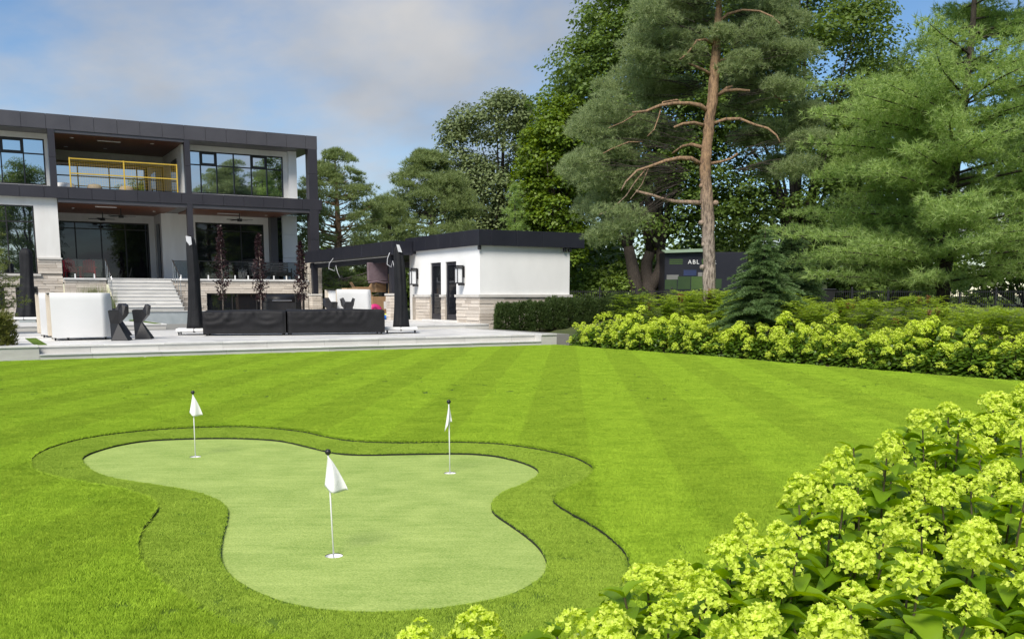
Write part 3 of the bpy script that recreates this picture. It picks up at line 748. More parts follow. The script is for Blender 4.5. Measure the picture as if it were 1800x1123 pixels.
# glass railings
for (a, b, lab, n) in ((-12.05, -10.3, 'short glass railing left of the marble staircase', 1), (-6.95, 0.0, 'long frameless glass railing on the porch wall right of the staircase', 5)):
    gr = thing('glass_railing', lab, 'railing', W((a+b)/2, VF, ZTER), AZ)
    w = (b - a) / n
    for k in range(n):
        ubox(a + k*w + .02, a + (k+1)*w - .02, VF - .006, VF + .006, ZTER + .06, 3.32).build('glass_panel', M['clear'], gr)
        for q in (.25, .75):
            x = a + (k + q)*w; MB(UV).box(x - .03, x + .03, VF - .03, VF + .03, ZTER, ZTER + .20).build('spigot', M['white'], gr)
    ubox(a, b, VF - .012, VF + .012, 3.322, 3.345).build('top_rail', M['black'], gr)
# yellow temporary guard rail on the balcony
yg = thing('guard_rail', 'yellow temporary guard rail with wire mesh on the upper balcony', 'railing', W(-9, VF + .15, 6.76), AZ)
for u in (-11.52, -9.05, -6.52): MB(UV).cbox(u - .03, u + .03, VF + .12, VF + .18, 6.755, 8.16, .005).build('post', M['yellow'], yg)
for (a, b) in ((-11.49, -9.08), (-9.02, -6.55)):
    for z in (7.42, 8.12): MB(UV).box(a, b, VF + .13, VF + .17, z - .025, z + .025).build('rail', M['yellow'], yg)
    ms = MB(UV)
    x = a + .09
    while x < b: ms.box(x - .0022, x + .0022, VF + .148, VF + .154, 6.8, 8.1); x += .11
    z = 6.86
    while z < 8.08: ms.box(a, b, VF + .154, VF + .160, z - .0022, z + .0022); z += .075
    tag(ms.build('wire_mesh', M['yellow'], yg), kind='stuff')

# ------------------------------------------------------------------ pool house
ph = thing('pool_house', 'small white pool house with black flat roof and stone wainscot', 'pool house', W(3, 10.5, .3), AZ)
PU0, PU1, PV0, PV1 = 1.0, 5.15, 7.4, 14.0
wl = MB(UV).box(PU0, PU1, PV0, PV0 + .25, 1.6, 3.55).box(PU1 - .25, PU1, PV0 + .25, PV1, 1.6, 3.55).box(PU0, PU1 - .25, PV1 - .25, PV1, .3, 3.55)
for (a, b, c, d) in ((PV0 + .25, 9.41, 1.6, 3.55), (9.41, 11.84, 2.93, 3.55), (10.4, 10.82, 1.6, 2.93), (11.84, PV1 - .25, 1.6, 3.55)): wl.box(PU0, PU0 + .25, a, b, c, d)
wl.build('wall', M['stucco_w'], ph)
bs = MB(UV).box(PU0 + .002, PU1 - .002, PV0 + .002, PV0 + .25, .2, 1.5).box(PU1 - .25, PU1 - .002, PV0 + .25, PV1, .2, 1.5)
for (a, b) in ((PV0 + .25, 9.41), (10.4, 10.82), (11.84, PV1)): bs.box(PU0 + .002, PU0 + .25, a, b, .2, 1.5)
bs = bs.build('stone_base', M['mortar'], ph)
stones(bs, PU0 - .05, PU1 + .04, .22, 1.5, PV0, seed=21, lmin=.5, lmax=1.2)
stones(bs, PV0, 13.3, .46, 1.5, PU0, 'v', holes=((9.35, 10.44, 0, 9), (10.78, 11.9, 0, 9)), seed=22, lmin=.5, lmax=1.2)
for (a, b, c, d) in ((PU0 - .1, PU1 + .1, PV0 - .1, PV0 + .02), (PU0 - .1, PU0 + .02, PV0 + .02, 9.4), (PU0 - .1, PU0 + .02, 10.41, 10.81), (PU0 - .1, PU0 + .02, 11.86, 13.3), (PU1 - .02, PU1 + .1, PV0 + .02, PV1)):
    ubox(a, b, c, d, 1.50, 1.60).build('sill_band', M['cap'], ph)
prf = ubox(PU0 - .12, 5.70, PV0 - .16, 14.1, 3.52, 4.02).build('roof', M['charcoal_d'], ph)
panels('fascia_panel', 'charcoal_d', prf, PU0 - .16, 5.74, 3.46, 4.06, PV0 - .16, w=1.18, first=.52)
panels('fascia_panel', 'charcoal_d', prf, PV0 - .2, 14.1, 3.46, 4.06, PU0 - .12, 'v', w=1.18)
panels('fascia_panel', 'charcoal_d', prf, PV0 - .2, 14.1, 3.46, 4.06, 5.70, 'v', w=1.18, sign=1)
for (u, v) in ((PU0 - .06, PV0 - .06), (4.85, PV0 - .06), (5.1, PV0 - .06)):
    MB(UV).cbox(u - .06, u + .06, v - .08, v + .04, 3.30, 3.46, .02).build('security_camera', M['black'], ph)
for (a, b) in ((10.82, 11.84), (9.41, 10.4)):
    d = MB(UV).box(PU0 + .05, PU0 + .13, a, a + .12, .55, 2.93).box(PU0 + .05, PU0 + .13, b - .12, b, .55, 2.93).box(PU0 + .05, PU0 + .13, a + .12, b - .12, 2.78, 2.93).box(PU0 + .05, PU0 + .13, a + .12, b - .12, .55, .80).build('door', M['charcoal_d'], ph)
    ubox(PU0 + .08, PU0 + .1, a + .12, b - .12, .80, 2.78).build('pane', M['glass_dim'], d)
    MB(UV).tube([(PU0 + .02, b - .06, 1.2), (PU0 + .02, b - .06, 1.7)], .015, 6).build('handle', M['steel'], d)
ubox(PU0 - .35, PU0 + .3, 9.3, 11.95, .5, .56).build('threshold', M['marble'], ph)
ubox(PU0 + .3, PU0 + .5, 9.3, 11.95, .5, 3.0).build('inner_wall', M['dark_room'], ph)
for vc, lab in ((13.15, 'black and glass wall lantern beside the far door of the pool house'), (8.75, 'black and glass wall lantern near the pool house corner')):
    ln = thing('wall_lantern', lab, 'lantern', W(PU0, vc, 2.3), AZ)
    MB(UV).box(PU0 - .04, PU0, vc - .09, vc + .09, 2.28, 2.72).box(PU0 - .30, PU0 - .04, vc - .07, vc + .07, 2.68, 2.75).box(PU0 - .22, PU0, vc - .08, vc + .08, 1.96, 2.04).build('bracket', M['black'], ln)
    MB(UV).box(PU0 - .36, PU0 - .1, vc - .13, vc + .13, 2.62, 2.67).box(PU0 - .36, PU0 - .1, vc - .13, vc + .13, 2.02, 2.07).build('frame', M['black'], ln)
    ubox(PU0 - .33, PU0 - .13, vc - .10, vc + .10, 2.07, 2.62).build('glass_body', M['lampglass'], ln)
    for (x, y) in ((PU0 - .35, vc - .12), (PU0 - .35, vc + .12), (PU0 - .11, vc - .12), (PU0 - .11, vc + .12)):
        MB(UV).box(x - .012, x + .012, y - .012, y + .012, 2.07, 2.62).build('bar', M['black'], ln)

# ------------------------------------------------------------------ pergola
QU0, QU1, QV0, QV1 = -0.15, 0.84, 13.25, 25.3
pg = thing('pergola', 'black flat roofed pergola on stone piers beside the pool house', 'pergola', W(0, 19, ZT), AZ)
pr = ubox(QU0 + .04, 5.0, QV0 + .04, QV1, 3.36, 3.86).build('roof', M['charcoal_d'], pg)
panels('fascia_panel', 'charcoal_d', pr, QV0, QV1, 3.30, 3.90, QU0 + .04, 'v', w=1.2)
panels('fascia_panel', 'charcoal_d', pr, QU0, 0.83, 3.30, 3.90, QV0 + .04, 'u', w=1.2)
ubox(QU0 + .25, QU0 + .55, QV0 + .2, QV1 - .1, 3.02, 3.29).build('beam', M['charcoal_d'], pg)
ubox(QU0 + .20, QU0 + .235, QV0 + .6, QV1 - 1.0, 3.25, 3.285).build('light_strip', M['white'], pg)
for v in (13.6, 24.3):
    p = ubox(QU0 + .05, QU0 + .5, v, v + .45, ZT - .1, 1.55).build('stone_pier', M['mortar'], pg)
    stones(p, QU0 + .02, QU0 + .53, ZT, 1.53, v, seed=int(v*10), lmin=.22, lmax=.5)
    stones(p, v, v + .45, ZT, 1.53, QU0 + .05, 'v', seed=int(v*11), lmin=.22, lmax=.5)
    MB(UV).cbox(QU0 - .03, QU0 + .58, v - .08, v + .53, 1.55, 1.65, .015).build('pier_cap', M['cap'], p)
    ubox(QU0 + .13, QU0 + .42, v + .08, v + .37, 1.65, 3.3).build('post', M['charcoal_d'], pg)
for (u, v) in ((3.9, 24.3), (3.9, 15.5)):
    ubox(u, u + .45, v, v + .45, ZT, 3.3).build('post', M['charcoal_d'], pg)
ubox(3.6, 4.3, 14.3, 25.2, 3.0, 3.29).build('beam', M['charcoal_d'], pg)
for (v, kx, lab) in ((20.6, 0.2, 'pale loop of loose cable hanging from the middle of the pergola beam'), (13.4, 0.1, 'pale knotted cable hanging from the corner of the pergola beam')):
    p0 = W(QU0 - .05, v, 3.4)
    pts = [p0, p0 + Vector((-kx, 0, -.25)), p0 + Vector((-kx*1.2, 0, -.5)), p0 + Vector((.05, 0, -.62)), p0 + Vector((.12, 0, -.35)), p0 + Vector((.2, 0, -.7)), p0 + Vector((.32, 0, -.95))]
    cb = MB().tube(pts, .018, 6).build('hanging_cable', M['patch'], None, True, origin=p0); tag(cb, lab, 'cable')
# ------------------------------------------------------------------ flag sticks on the putting green
def flagstick(x, y, h, lean, label, fold):
    z0 = ZG
    t = thing('flagstick', label, 'golf flag', (x, y, z0), 0, 'practice flags on the putting green')
    L = Vector((lean, 0.0, 1)).normalized()
    top = Vector((x, y, z0 - .1)) + L * (h + .1)
    MB().tube([Vector((x, y, z0 - .1)), top], 0.0052, 8).build('pole', M['white'], t, True)
    MB().ball(top + Vector((0, 0, .008)), .019, 12, 8).build('knob', M['black'], t, True)
    cup = MB()
    n = 20; r = CUPR - .002
    vs = [(x + r*math.cos(2*math.pi*k/n), y + r*math.sin(2*math.pi*k/n), z) for z in (z0 - .003, z0 - .024) for k in range(n)]
    cup.add(vs, [(k, (k+1) % n, n + (k+1) % n, n + k) for k in range(n)] + [tuple(range(n, 2*n))]).build('cup', M['white'], t)
    # cloth: hangs from its two hem corners on the pole; local axes across (X) and down
    G = 14; V = []; F = []
    for i in range(G + 1):
        s = i / G
        for j in range(G + 1):
            q = j / G
            wd, sk, dep, hgt = fold
            px_ = sk[0] * (1 - s) * .0 + (q * wd[0] * s ** .8 - (1 - q) * wd[1] * s)      # narrow at the knob, wide below
            zz = -s * hgt * (1 + .16 * math.sin(q * 3.1 + sk[1])) - (.05 * q * s if sk[2] else .05 * (1 - q) * s)
            yy = dep * math.sin(q * 7.0 + s * 2.0) * s * .5 - .012
            V.append(top + Vector((px_, yy, zz - .015)))
    for i in range(G):
        for j in range(G):
            a = i*(G+1)+j; F.append((a, a+1, a+G+2, a+G+1))
    mb = MB().add(V, F); o = mb.build('flag', M['rib'], t, True)
    md = o.modifiers.new('thickness', 'SOLIDIFY'); md.thickness = .0015
flagstick(*PINS[0], .635, .008, 'white practice flag in the back left lobe of the putting green', ((.09, .045), (0, .6, 1), .05, .165))
flagstick(*PINS[1], .640, -.028, 'white practice flag in the front lobe of the putting green', ((.118, .028), (0, .5, 1), .06, .175))
flagstick(*PINS[2], .640, -.009, 'white practice flag hanging folded in the back right lobe of the green', ((.028, .04), (0, 2.4, 0), .05, .18))

# ------------------------------------------------------------------ furniture on the terrace
def castor(x, y, z, p, M_):
    MB(M_).tube([(x - .02, y, z + .035), (x + .02, y, z + .035)], .035, 10).box(x - .03, x + .03, y - .02, y + .02, z + .06, z + .09).build('castor', M['black'], p)
def umbrella(base, top, label, wb, wt, yaw, slab=1.08, htop=None):
    """closed cantilever umbrella in its cover; base and top are world points of the axis"""
    t = thing('parasol', label, 'parasol', base, yaw)
    Mz = FR[t.name]
    zb = .13
    for i in (-1, 1):
        for j in (-1, 1):
            MB(Mz).cbox(min(i*.01, i*slab/2), max(i*.01, i*slab/2), min(j*.01, j*slab/2), max(j*.01, j*slab/2), zb - .02, zb + .07, .012).build('base_slab', M['white'], t)
            castor(i*slab*.42, j*slab*.42, 0, t, Mz)
    MB(Mz).box(-slab*.5, slab*.5, -.03, .03, zb - .045, zb - .021).box(-.03, .03, -slab*.5, slab*.5, zb - .046, zb - .022).build('base_frame', M['black'], t)
    b = Vector(base) + Vector((0, 0, zb + .07)); tp = Vector(top)
    rings = 26; n = 40; vs = []; fs = []
    rr = random.Random(int(base[0]*100))
    ph = [rr.uniform(0, 6) for _ in range(5)]
    for i in range(rings):
        s = i / (rings - 1)
        c = b.lerp(tp, s) + Vector((.04*math.sin(s*3.0), 0, 0))
        prof = wb + (wt - wb) * s ** .85
        prof *= (1 + .10 * math.sin(s * 5.5 + ph[0])) 
        if s > .95: prof *= max(.15, (1 - (s - .95) / .05 * .7))
        for k in range(n):
            a = 2*math.pi*k/n
            fold = 1 + .09*math.cos(5*a + ph[1] + s*1.3) + .05*math.cos(9*a + ph[2] - s*3) + .03*math.cos(3*a + s*9)
            sag = .10 * math.exp(-((s - .40)/.07)**2) * max(0, math.cos(a + 1.57))
            r = prof * fold + sag * prof
            vs.append(c + Vector((r*math.cos(a), r*.85*math.sin(a), 0)))
    for i in range(rings - 1):
        for k in range(n): fs.append((i*n+k, i*n+(k+1) % n, (i+1)*n+(k+1) % n, (i+1)*n+k))
    fs.append(tuple(range((rings-1)*n, rings*n))); fs.append(tuple(range(n-1, -1, -1)))
    MB().add(vs, fs).build('cover', M['umb'], t, True)
    return t, tp
b = gp(343, 588, ZD); t1, tp = umbrella(b, atY(334, 415, b.y), 'black covered parasol standing between the bar stools and covered sofas', .27, .115, .25)
MB().add([tp + Vector(q) for q in ((-.10, -.115, .0), (.07, -.125, -.03), (.09, -.14, -.26), (.02, -.15, -.30), (-.08, -.135, -.16))], [(0, 1, 2, 3, 4)]).build('cloth_patch', M['patch'], t1)
b = gp(705, 585, ZD); t2, tp = umbrella(b, atY(699, 431, b.y), 'black covered parasol standing between covered sofa and pool house', .26, .13, .1)
MB().add([tp + Vector(q) for q in ((-.03, -.12, .02), (.07, -.12, .0), (.16, -.15, -.24), (.03, -.165, -.22))], [(0, 1, 2, 3)]).build('cloth_patch', M['patch'], t2)
b = W(-14.05, 14.2, ZT); b = gp(58, 560, ZT) if gp(58, 560, ZT).y < 41 else W(-14.3, 18.0, ZT)
t3, tp = umbrella(b, atY(44, 436, b.y), 'leaning black covered parasol behind the white bar counters', .36, .22, .3)

def sofa_cover(p0, p1, depth, h, label, tag_z=None):
    """long covered sofa; p0,p1 world points of its front foot line"""
    p0, p1 = Vector(p0), Vector(p1); c = (p0 + p1) / 2; d = (p1 - p0); w = d.length; yaw = math.atan2(d.y, d.x)
    t = thing('covered_sofa', label, 'sofa', c, yaw, None)
    Mz = FR[t.name]; rr = random.Random(int(w*1000))
    nx, ny, nzz = 56, 16, 14
    V = []; F = []
    def wr(x, z):    # swags of loose cloth
        s = 0
        for k, (cx, amp, sp) in enumerate(SW):
            r_ = math.hypot((x - cx) / sp, (z - h*1.02) / (h*.62)); s += amp * math.exp(-((r_ - 1.0) / .16) ** 2) + amp*.8*math.exp(-((r_ - .6) / .12) ** 2)
        return s + .012*math.sin(x*7 + z*5) * (1 - z/h)
    SW = [(rr.uniform(-w*.45, w*.45), rr.uniform(.015, .035), rr.uniform(.35, .7)) for _ in range(7)]
    prof = []                              # front face up, over the top, down the back
    for i in range(nzz + 1): prof.append((0, h * .93 * i / nzz))
    prof += [(.02, h*.965), (.06, h*.99)]
    for i in range(1, ny): prof.append((.06 + (depth - .12) * i / ny, h))
    prof += [(depth - .05, h*.99), (depth - .01, h*.96)]
    for i in range(6): prof.append((depth, h*.93*(1 - i/5)))
    m = len(prof)
    for ix in range(nx + 1):
        x = -w/2 + w * ix / nx
        e = min(1, (w/2 - abs(x)) / .07); rd = (1 - e) * .05
        for (y, z) in prof:
            yy, zz = y, z
            if y < .03 and z < h*.95: yy -= wr(x, z) * e - rd*.5
            elif z > h*.95: zz += .012*math.sin(x*3 + 1) * e + .02*math.sin(y*4 + x) * e - rd*.6
            V.append((x, yy, zz))
    for ix in range(nx):
        for k in range(m - 1):
            a = ix*m + k; F.append((a, a + m, a + m + 1, a + 1))
    F.append(tuple(range(m - 1, -1, -1))); F.append(tuple(range(nx*m, nx*m + m)))
    MB(Mz).add([Vector((v[0], v[1], v[2] + .06)) for v in V], [f[::-1] for f in F]).build('cover', M['cover'], t, True)
    for x in (-w/2 + .1, w/2 - .1):
        for y in (.1, depth - .1): MB(Mz).tube([(x, y, 0), (x, y, .1)], .025, 8).build('leg', M['black'], t)
    return t
sofa_cover(gp(357, 590.5, ZD), gp(503, 589.5, ZD), 1.0, .70, 'sofa under a charcoal cover beside the parasol with the grey patch')
sofa_cover(gp(506, 589.5, ZD), gp(677, 587.5, ZD), 1.0, .72, 'longer sofa under a draped charcoal cover near the pool house parasol')

def bar_counter(u0, u1, v0, v1, zb, h, label, yaw=AZ, Mx=None, rnd=.42):
    Mx = Mx or UV
    base = Mx @ Vector(((u0+u1)/2, (v0+v1)/2, zb)); t = thing('bar_counter', label, 'bar', base, yaw)
    poly = [(u0, v0)]
    for k in range(17):
        a = -math.pi/2 + math.pi/2 * k / 16
        poly.append((u1 - rnd + rnd*math.cos(a), v0 + (v1 - v0) * (1 + math.sin(a)) * .999))
    poly.append((u0, v1))
    n = len(poly); vs = []; fs = []
    levels = [(zb + .08, .0), (zb + .16, .012), (zb + h*.5, .03), (zb + h*.85, .02), (zb + h - .02, .0), (zb + h, -.02)]
    cu, cv = (u0 + u1)/2, (v0 + v1)/2
    for (z, g) in levels:
        for (x, y) in poly:
            e = 1 if x > u0 + .01 else 0
            dv_ = Vector((x - cu, y - cv)); dv_ = dv_.normalized() if dv_.length else dv_
            vs.append((x + dv_.x*g*e, y + dv_.y*g, z))
    for i in range(len(levels) - 1):
        for k in range(n - 1): fs.append((i*n+k, i*n+k+1, (i+1)*n+k+1, (i+1)*n+k))
    fs.append(tuple(range((len(levels)-1)*n, len(levels)*n)))
    o = MB(Mx).add(vs, fs).build('front_shell', M['white'], t, True)
    MB(Mx).box(u0 + .1, u0 + .14, v0 + .13, v1 - .13, zb + .08, zb + h - .05).build('side_panel', M['white'], t)
    for (a, b_) in ((v0 + .0, v0 + .13), (v1 - .13, v1)): MB(Mx).cbox(u0 - .01, u0 + .12, a, b_, zb + .075, zb + h - .03, .02).build('edge_moulding', M['trimw'], t)
    for (dz, dy) in ((.55, .3), (.75, .3)): MB(Mx).box(u0 + .08, u0 + .1, v0 + dy, v0 + dy + .16, zb + dz, zb + dz + .03).build('handle', M['steel'], t)
    for (x, y) in ((u0 + .08, v0 + .1), (u0 + .4, v0 + .08), (u0 + .1, v1 - .12), (u1 - rnd + .1, v0 + .12)): castor(x, y, zb, t, Mx)
    return t
bar_counter(-14.43, -12.75, 3.25, 4.7, ZD, 1.29, 'white curved mobile bar counter in front of its twin near the yew')
bar_counter(-14.55, -13.2, 5.6, 7.1, ZD, 1.29, 'white mobile bar counter half hidden behind another white bar')
bar_counter(-3.8, -2.1, 10.2, 11.6, ZT, 1.30, 'white mobile bar counter in front of the cardboard boxes under the pergola', rnd=.5)

def stool_mesh():
    P = [(.02, 0), (.47, 0), (.20, .45), (.37, .66), (.43, .92), (.34, .97), (.27, .80), (-.02, .80), (.0, .45)]
    wid = {0: .38, 1: .44, 2: .18, 3: .42, 4: .30, 5: .28, 6: .42, 7: .42, 8: .30}
    vs = [(p[0], -wid[i]/2, p[1]) for i, p in enumerate(P)] + [(p[0], wid[i]/2, p[1]) for i, p in enumerate(P)]
    n = len(P); L = [(0, 1, 2, 8), (8, 2, 6, 7), (2, 3, 6), (3, 4, 5, 6)]
    fs = list(L) + [tuple(q + n for q in reversed(f)) for f in L]
    for i in range(n): j = (i+1) % n; fs.append((i, i + n, j + n, j))
    return vs, fs
SV, SF = stool_mesh()
def stool(p, yaw, label):
    t = thing('bar_stool', label, 'bar stool', p, yaw, 'faceted black bar stools')
    Mz = FR[t.name]
    seat = {3, 6, 7, 8}
    MB(Mz).add(SV, SF).build('body', M['stool'], t)
    MB(Mz).cbox(.0, .26, -.17, .17, .801, .815, .005).build('seat_pad', M['stool'], t)
    MB(Mz).box(.0, .44, -.16, .16, -.012, -.001).build('foot_pad', M['black'], t)
    return t
stool(gp(190, 599, ZD) + Vector((.05, .2, .012)), R(4), 'faceted black bar stool right in front of the white bar counter')
stool(gp(197, 590, ZD) + Vector((.05, .2, .012)), R(-28), 'faceted black bar stool behind another stool at the white bar')
stool(gp(231, 596, ZD) + Vector((.05, .2, .012)), R(8), 'faceted black bar stool standing apart, beside the black parasol')
for (px_, py_, yw, lab) in ((588, 545, 160, 'tipped looking black stool beside the barbecue under the pergola'), (604, 549, 10, 'black bar stool between barbecue and white bar under the pergola'), (618, 549, 200, 'black bar stool against the white bar under the pergola')):
    q = atY(px_, 520, 36.5); q.z = ZT + .012 if UVI @ q and (UVI @ q).x > -4.9 else ZD + .012
    stool(q, R(yw), lab)

# barbecue, boxes and toys under the pergola
q = W(-3.9, 17.5, ZD); bb = thing('barbecue', 'black covered barbecue grill near the far pergola pier', 'barbecue', q, AZ); Mz = FR[bb.name]
MB(Mz).cbox(-.7, .7, -.3, .3, .12, .95, .05).build('cart', M['black'], bb); MB(Mz).tube([(-.62, 0, .98), (.62, 0, .98)], .3, 16).build('lid', M['black'], bb, True)
MB(Mz).tube([(-.45, -.34, 1.0), (.45, -.34, 1.0)], .018, 8).build('handle', M['steel'], bb)
for x in (-.55, .55):
    for y in (-.22, .22): castor(x, y, 0, bb, Mz)
def carton(u, v, z, w, d, h, yaw, label, mat='card', flaps=True, lab=None):
    p = W(u, v, z); t = thing('cardboard_box', label, 'box', p, AZ + R(yaw), 'cardboard boxes under the pergola'); Mz = FR[t.name]
    mb = MB(Mz).box(-w/2, w/2, -d/2, -d/2 + .012, 0, h).box(-w/2, w/2, d/2 - .012, d/2, 0, h).box(-w/2, -w/2 + .012, -d/2 + .012, d/2 - .012, 0, h).box(w/2 - .012, w/2, -d/2 + .012, d/2 - .012, 0, h).box(-w/2 + .012, w/2 - .012, -d/2 + .012, d/2 - .012, 0, .01)
    mb.build('body', M[mat], t)
    if flaps:
        for (s, k) in ((-1, .22), (1, .16)):
            MB(Mz).add([(s*w/2, -d/2, h), (s*w/2, d/2, h), (s*(w/2 + .12), d/2, h + k), (s*(w/2 + .12), -d/2, h + k), (s*w/2 + .01, -d/2, h), (s*w/2 + .01, d/2, h), (s*(w/2 + .12) + .01, d/2, h + k), (s*(w/2 + .12) + .01, -d/2, h + k)],
                       [(0, 1, 2, 3), (7, 6, 5, 4), (0, 4, 5, 1), (1, 5, 6, 2), (2, 6, 7, 3), (3, 7, 4, 0)]).build('flap', M[mat], t)
    else: MB(Mz).box(-w/2, w/2, -d/2, d/2, h + .001, h + .012).build('lid', M[mat], t)
    if lab: MB(Mz).box(.05, w/2 - .08, -d/2 - .004, -d/2 - .001, h*.45, h*.78).build('paper_label', M['paper'], t)
    return t
CU, CV = .32, 16.0
carton(CU, CV, ZT, 1.0, .8, 1.02, 4, 'tall open cardboard box with white paper label beside the stone pier', lab=True)
carton(CU - 1.15, CV + .3, ZT, 1.0, .8, .95, 0, 'plain brown cardboard box just behind the white bar', flaps=False)
carton(CU - 1.3, CV + .3, ZT + .965, .55, .5, .42, 8, 'pale cardboard box on top of the brown box behind the white bar', 'card_l', False)
carton(CU - .55, CV + .75, ZT + .96, .8, .5, .5, -6, 'wide cardboard box lying on the stack behind the labelled box')
carton(CU + .15, CV + .35, ZT + 1.22, .6, .35, .46, 18, 'tilted open cardboard box above the labelled box')
mb = W(CU + .72, CV + .1, ZT); t = thing('cardboard_sheet', 'tall narrow flattened cardboard leaning on the pergola post', 'cardboard', mb, AZ)
MB(FR[t.name]).box(-.2, .2, -.02, .02, 0, 2.05).build('sheet', M['card_l'], t)
p = W(CU - .0, CV + .1, 2.22); t = thing('wrapped_television', 'television wrapped in a purple grey blanket hanging under pergola', 'television', p, AZ); Mz = FR[t.name]
MB(Mz).cbox(-.50, .50, -.08, .08, 0, .84, .03).build('blanket', M['wrap'], t); MB(Mz).box(-.05, .05, .02, .06, .84, 1.1).build('ceiling_mount', M['black'], t)
MB(Mz).tube([(-.5, -.1, -.06), (-.1, -.14, -.02), (.3, -.12, -.08), (.6, -.1, -.02)], .05, 8).build('loose_fold', M['wrap'], t, True)
def torus(Mz, c, R_, r_, mat, t, name, a0=0, a1=6.2832, axis='y'):
    pts = []
    for k in range(21):
        a = a0 + (a1 - a0)*k/20
        pts.append((c[0] + R_*math.cos(a), c[1], c[2] + R_*math.sin(a)) if axis == 'y' else (c[0] + R_*math.cos(a), c[1] + R_*math.sin(a), c[2]))
    return MB(Mz).tube(pts, r_, 10).build(name, mat, t, True)
p = W(-.15, 14.75, ZT); t = thing('pool_float', 'pink, yellow and blue inflatable pool float heaped by the stone pier', 'pool float', p, AZ); Mz = FR[t.name]
torus(Mz, (-.2, .1, .34), .24, .12, M['pink'], t, 'pink_ring'); torus(Mz, (.25, .05, .16), .2, .1, M['lime'], t, 'yellow_ring', axis='z')
torus(Mz, (-.05, -.15, .09), .34, .09, M['blue'], t, 'blue_ring', axis='z'); MB(Mz).tube([(-.5, -.25, .08), (.0, -.32, .14), (.5, -.2, .08)], [.07, .09, .06], 10).build('blue_fold', M['blue'], t, True)

# chairs on the porch and balcony
def adirondack(u, v, yaw, label):
    t = thing('garden_chair', label, 'chair', W(u, v, ZTER), AZ + R(yaw), 'red slatted chairs on the porch'); Mz = FR[t.name]
    for k in range(5):
        x = -.24 + k*.12; hh = 1.02 - abs(k - 2)*.05
        MB(Mz).add([(x-.05, .18, .30), (x+.05, .18, .30), (x+.05, .42, hh), (x-.05, .42, hh), (x-.05, .21, .30), (x+.05, .21, .30), (x+.05, .45, hh), (x-.05, .45, hh)], [(0,1,2,3),(7,6,5,4),(0,4,5,1),(1,5,6,2),(2,6,7,3),(3,7,4,0)]).build('back_slat', M['red'], t)
    for k in range(4): MB(Mz).box(-.28, .28, -.32 + k*.125, -.21 + k*.125, .36 - k*.02, .38 - k*.02).build('seat_slat', M['red'], t)
    for s in (-1, 1):
        MB(Mz).box(s*.34 - .07, s*.34 + .07, -.40, .30, .55, .58).build('arm', M['red'], t)
        MB(Mz).box(s*.32 - .02, s*.32 + .02, -.34, -.26, 0, .55).build('leg', M['red'], t); MB(Mz).box(s*.30 - .02, s*.30 + .02, .22, .30, 0, .55).build('leg', M['red'], t)
adirondack(-11.6, 27.6, 10, 'red slatted garden chair beside the porch side wall'); adirondack(-10.75, 28.0, -12, 'red slatted garden chair behind the short glass railing, near the stairs')
def wicker(u, v, z, label, w=.7, mat='wicker'):
    t = thing('wicker_chair', label, 'chair', W(u, v, z), AZ, 'chairs on the upper balcony'); Mz = FR[t.name]
    vs = []; fs = []; n = 20
    for j, (zz, rr_) in enumerate(((.28, .30), (.5, .36), (.72, .36), (.86, .28), (.90, .12))):
        for k in range(n + 1):
            a = math.pi * k / n + math.pi; vs.append((rr_*math.cos(a)*w/.7, rr_*math.sin(a)*w/.7, zz))
    for j in range(4):
        for k in range(n): fs.append((j*(n+1)+k, j*(n+1)+k+1, (j+1)*(n+1)+k+1, (j+1)*(n+1)+k))
    o = MB(Mz).add(vs, fs).build('back_shell', M[mat], t, True); md = o.modifiers.new('thick', 'SOLIDIFY'); md.thickness = .03
    MB(Mz).tube([(0, 0, .28), (0, 0, .42)], .3*w/.7, 20).build('seat', M[mat], t)
    for k in range(4): a = .785 + k*1.5708; MB(Mz).tube([(.22*math.cos(a), .22*math.sin(a), .28), (.27*math.cos(a), .27*math.sin(a), 0)], .018, 6).build('leg', M['black'], t)
wicker(-10.35, 26.9, 6.16, 'rounded tan wicker chair showing above the balcony edge behind the yellow mesh'); wicker(-8.85, 26.9, 6.16, 'tan wicker chair behind the middle yellow post of the balcony')
wicker(-11.75, 27.0, 6.16, 'wide white covered armchair on the balcony beside the charcoal column', 1.1, 'white')
p = W(-1.6, 26.9, ZTER); t = thing('outdoor_sofa', 'dark slatted outdoor sofa behind the long glass railing', 'sofa', p, AZ); Mz = FR[t.name]
for k in range(5): MB(Mz).box(-1.1, 1.1, .3, .34, .32 + k*.13, .41 + k*.13).build('back_slat', M['charcoal'], t)
MB(Mz).cbox(-1.1, 1.1, -.5, .28, .2, .42, .03).build('seat', M['black'], t)
for x in (-1.05, 1.05):
    for y in (-.45, .3): MB(Mz).box(x - .03, x + .03, y - .03, y + .03, 0, .62).build('leg', M['black'], t)

# ------------------------------------------------------------------ fence, truck and bins beyond the trees
def fence_panel(p, w, label_i, yaw=0.0):
    t = thing('fence_panel', 'black iron picket fence panel on low pale kerb beyond the trees', 'fence', p, yaw, 'black iron fence panels along the boundary'); Mz = FR[t.name]
    for z in (.25, 1.02): MB(Mz).box(0, w, -.02, .02, z - .02, z + .02).build('rail', M['black'], t)
    mb = MB(Mz); x = .12
    while x < w - .05: mb.box(x - .013, x + .013, -.013, .013, .05, 1.12); x += .13
    tag(mb.build('pickets', M['black'], t), kind='stuff')
    MB(Mz).box(-.05, .05, -.05, .05, 0, 1.2).ball((0, 0, 1.24), .06, 8, 6).build('post', M['black'], t)
    MB(Mz).box(-.0, w, -.12, .12, -.3, -.02).build('kerb', M['kerb'], t)
FY = 58.0
for k in range(15):
    x = 4.2 + k*2.2; fence_panel((x, FY, .78), 2.2, k)
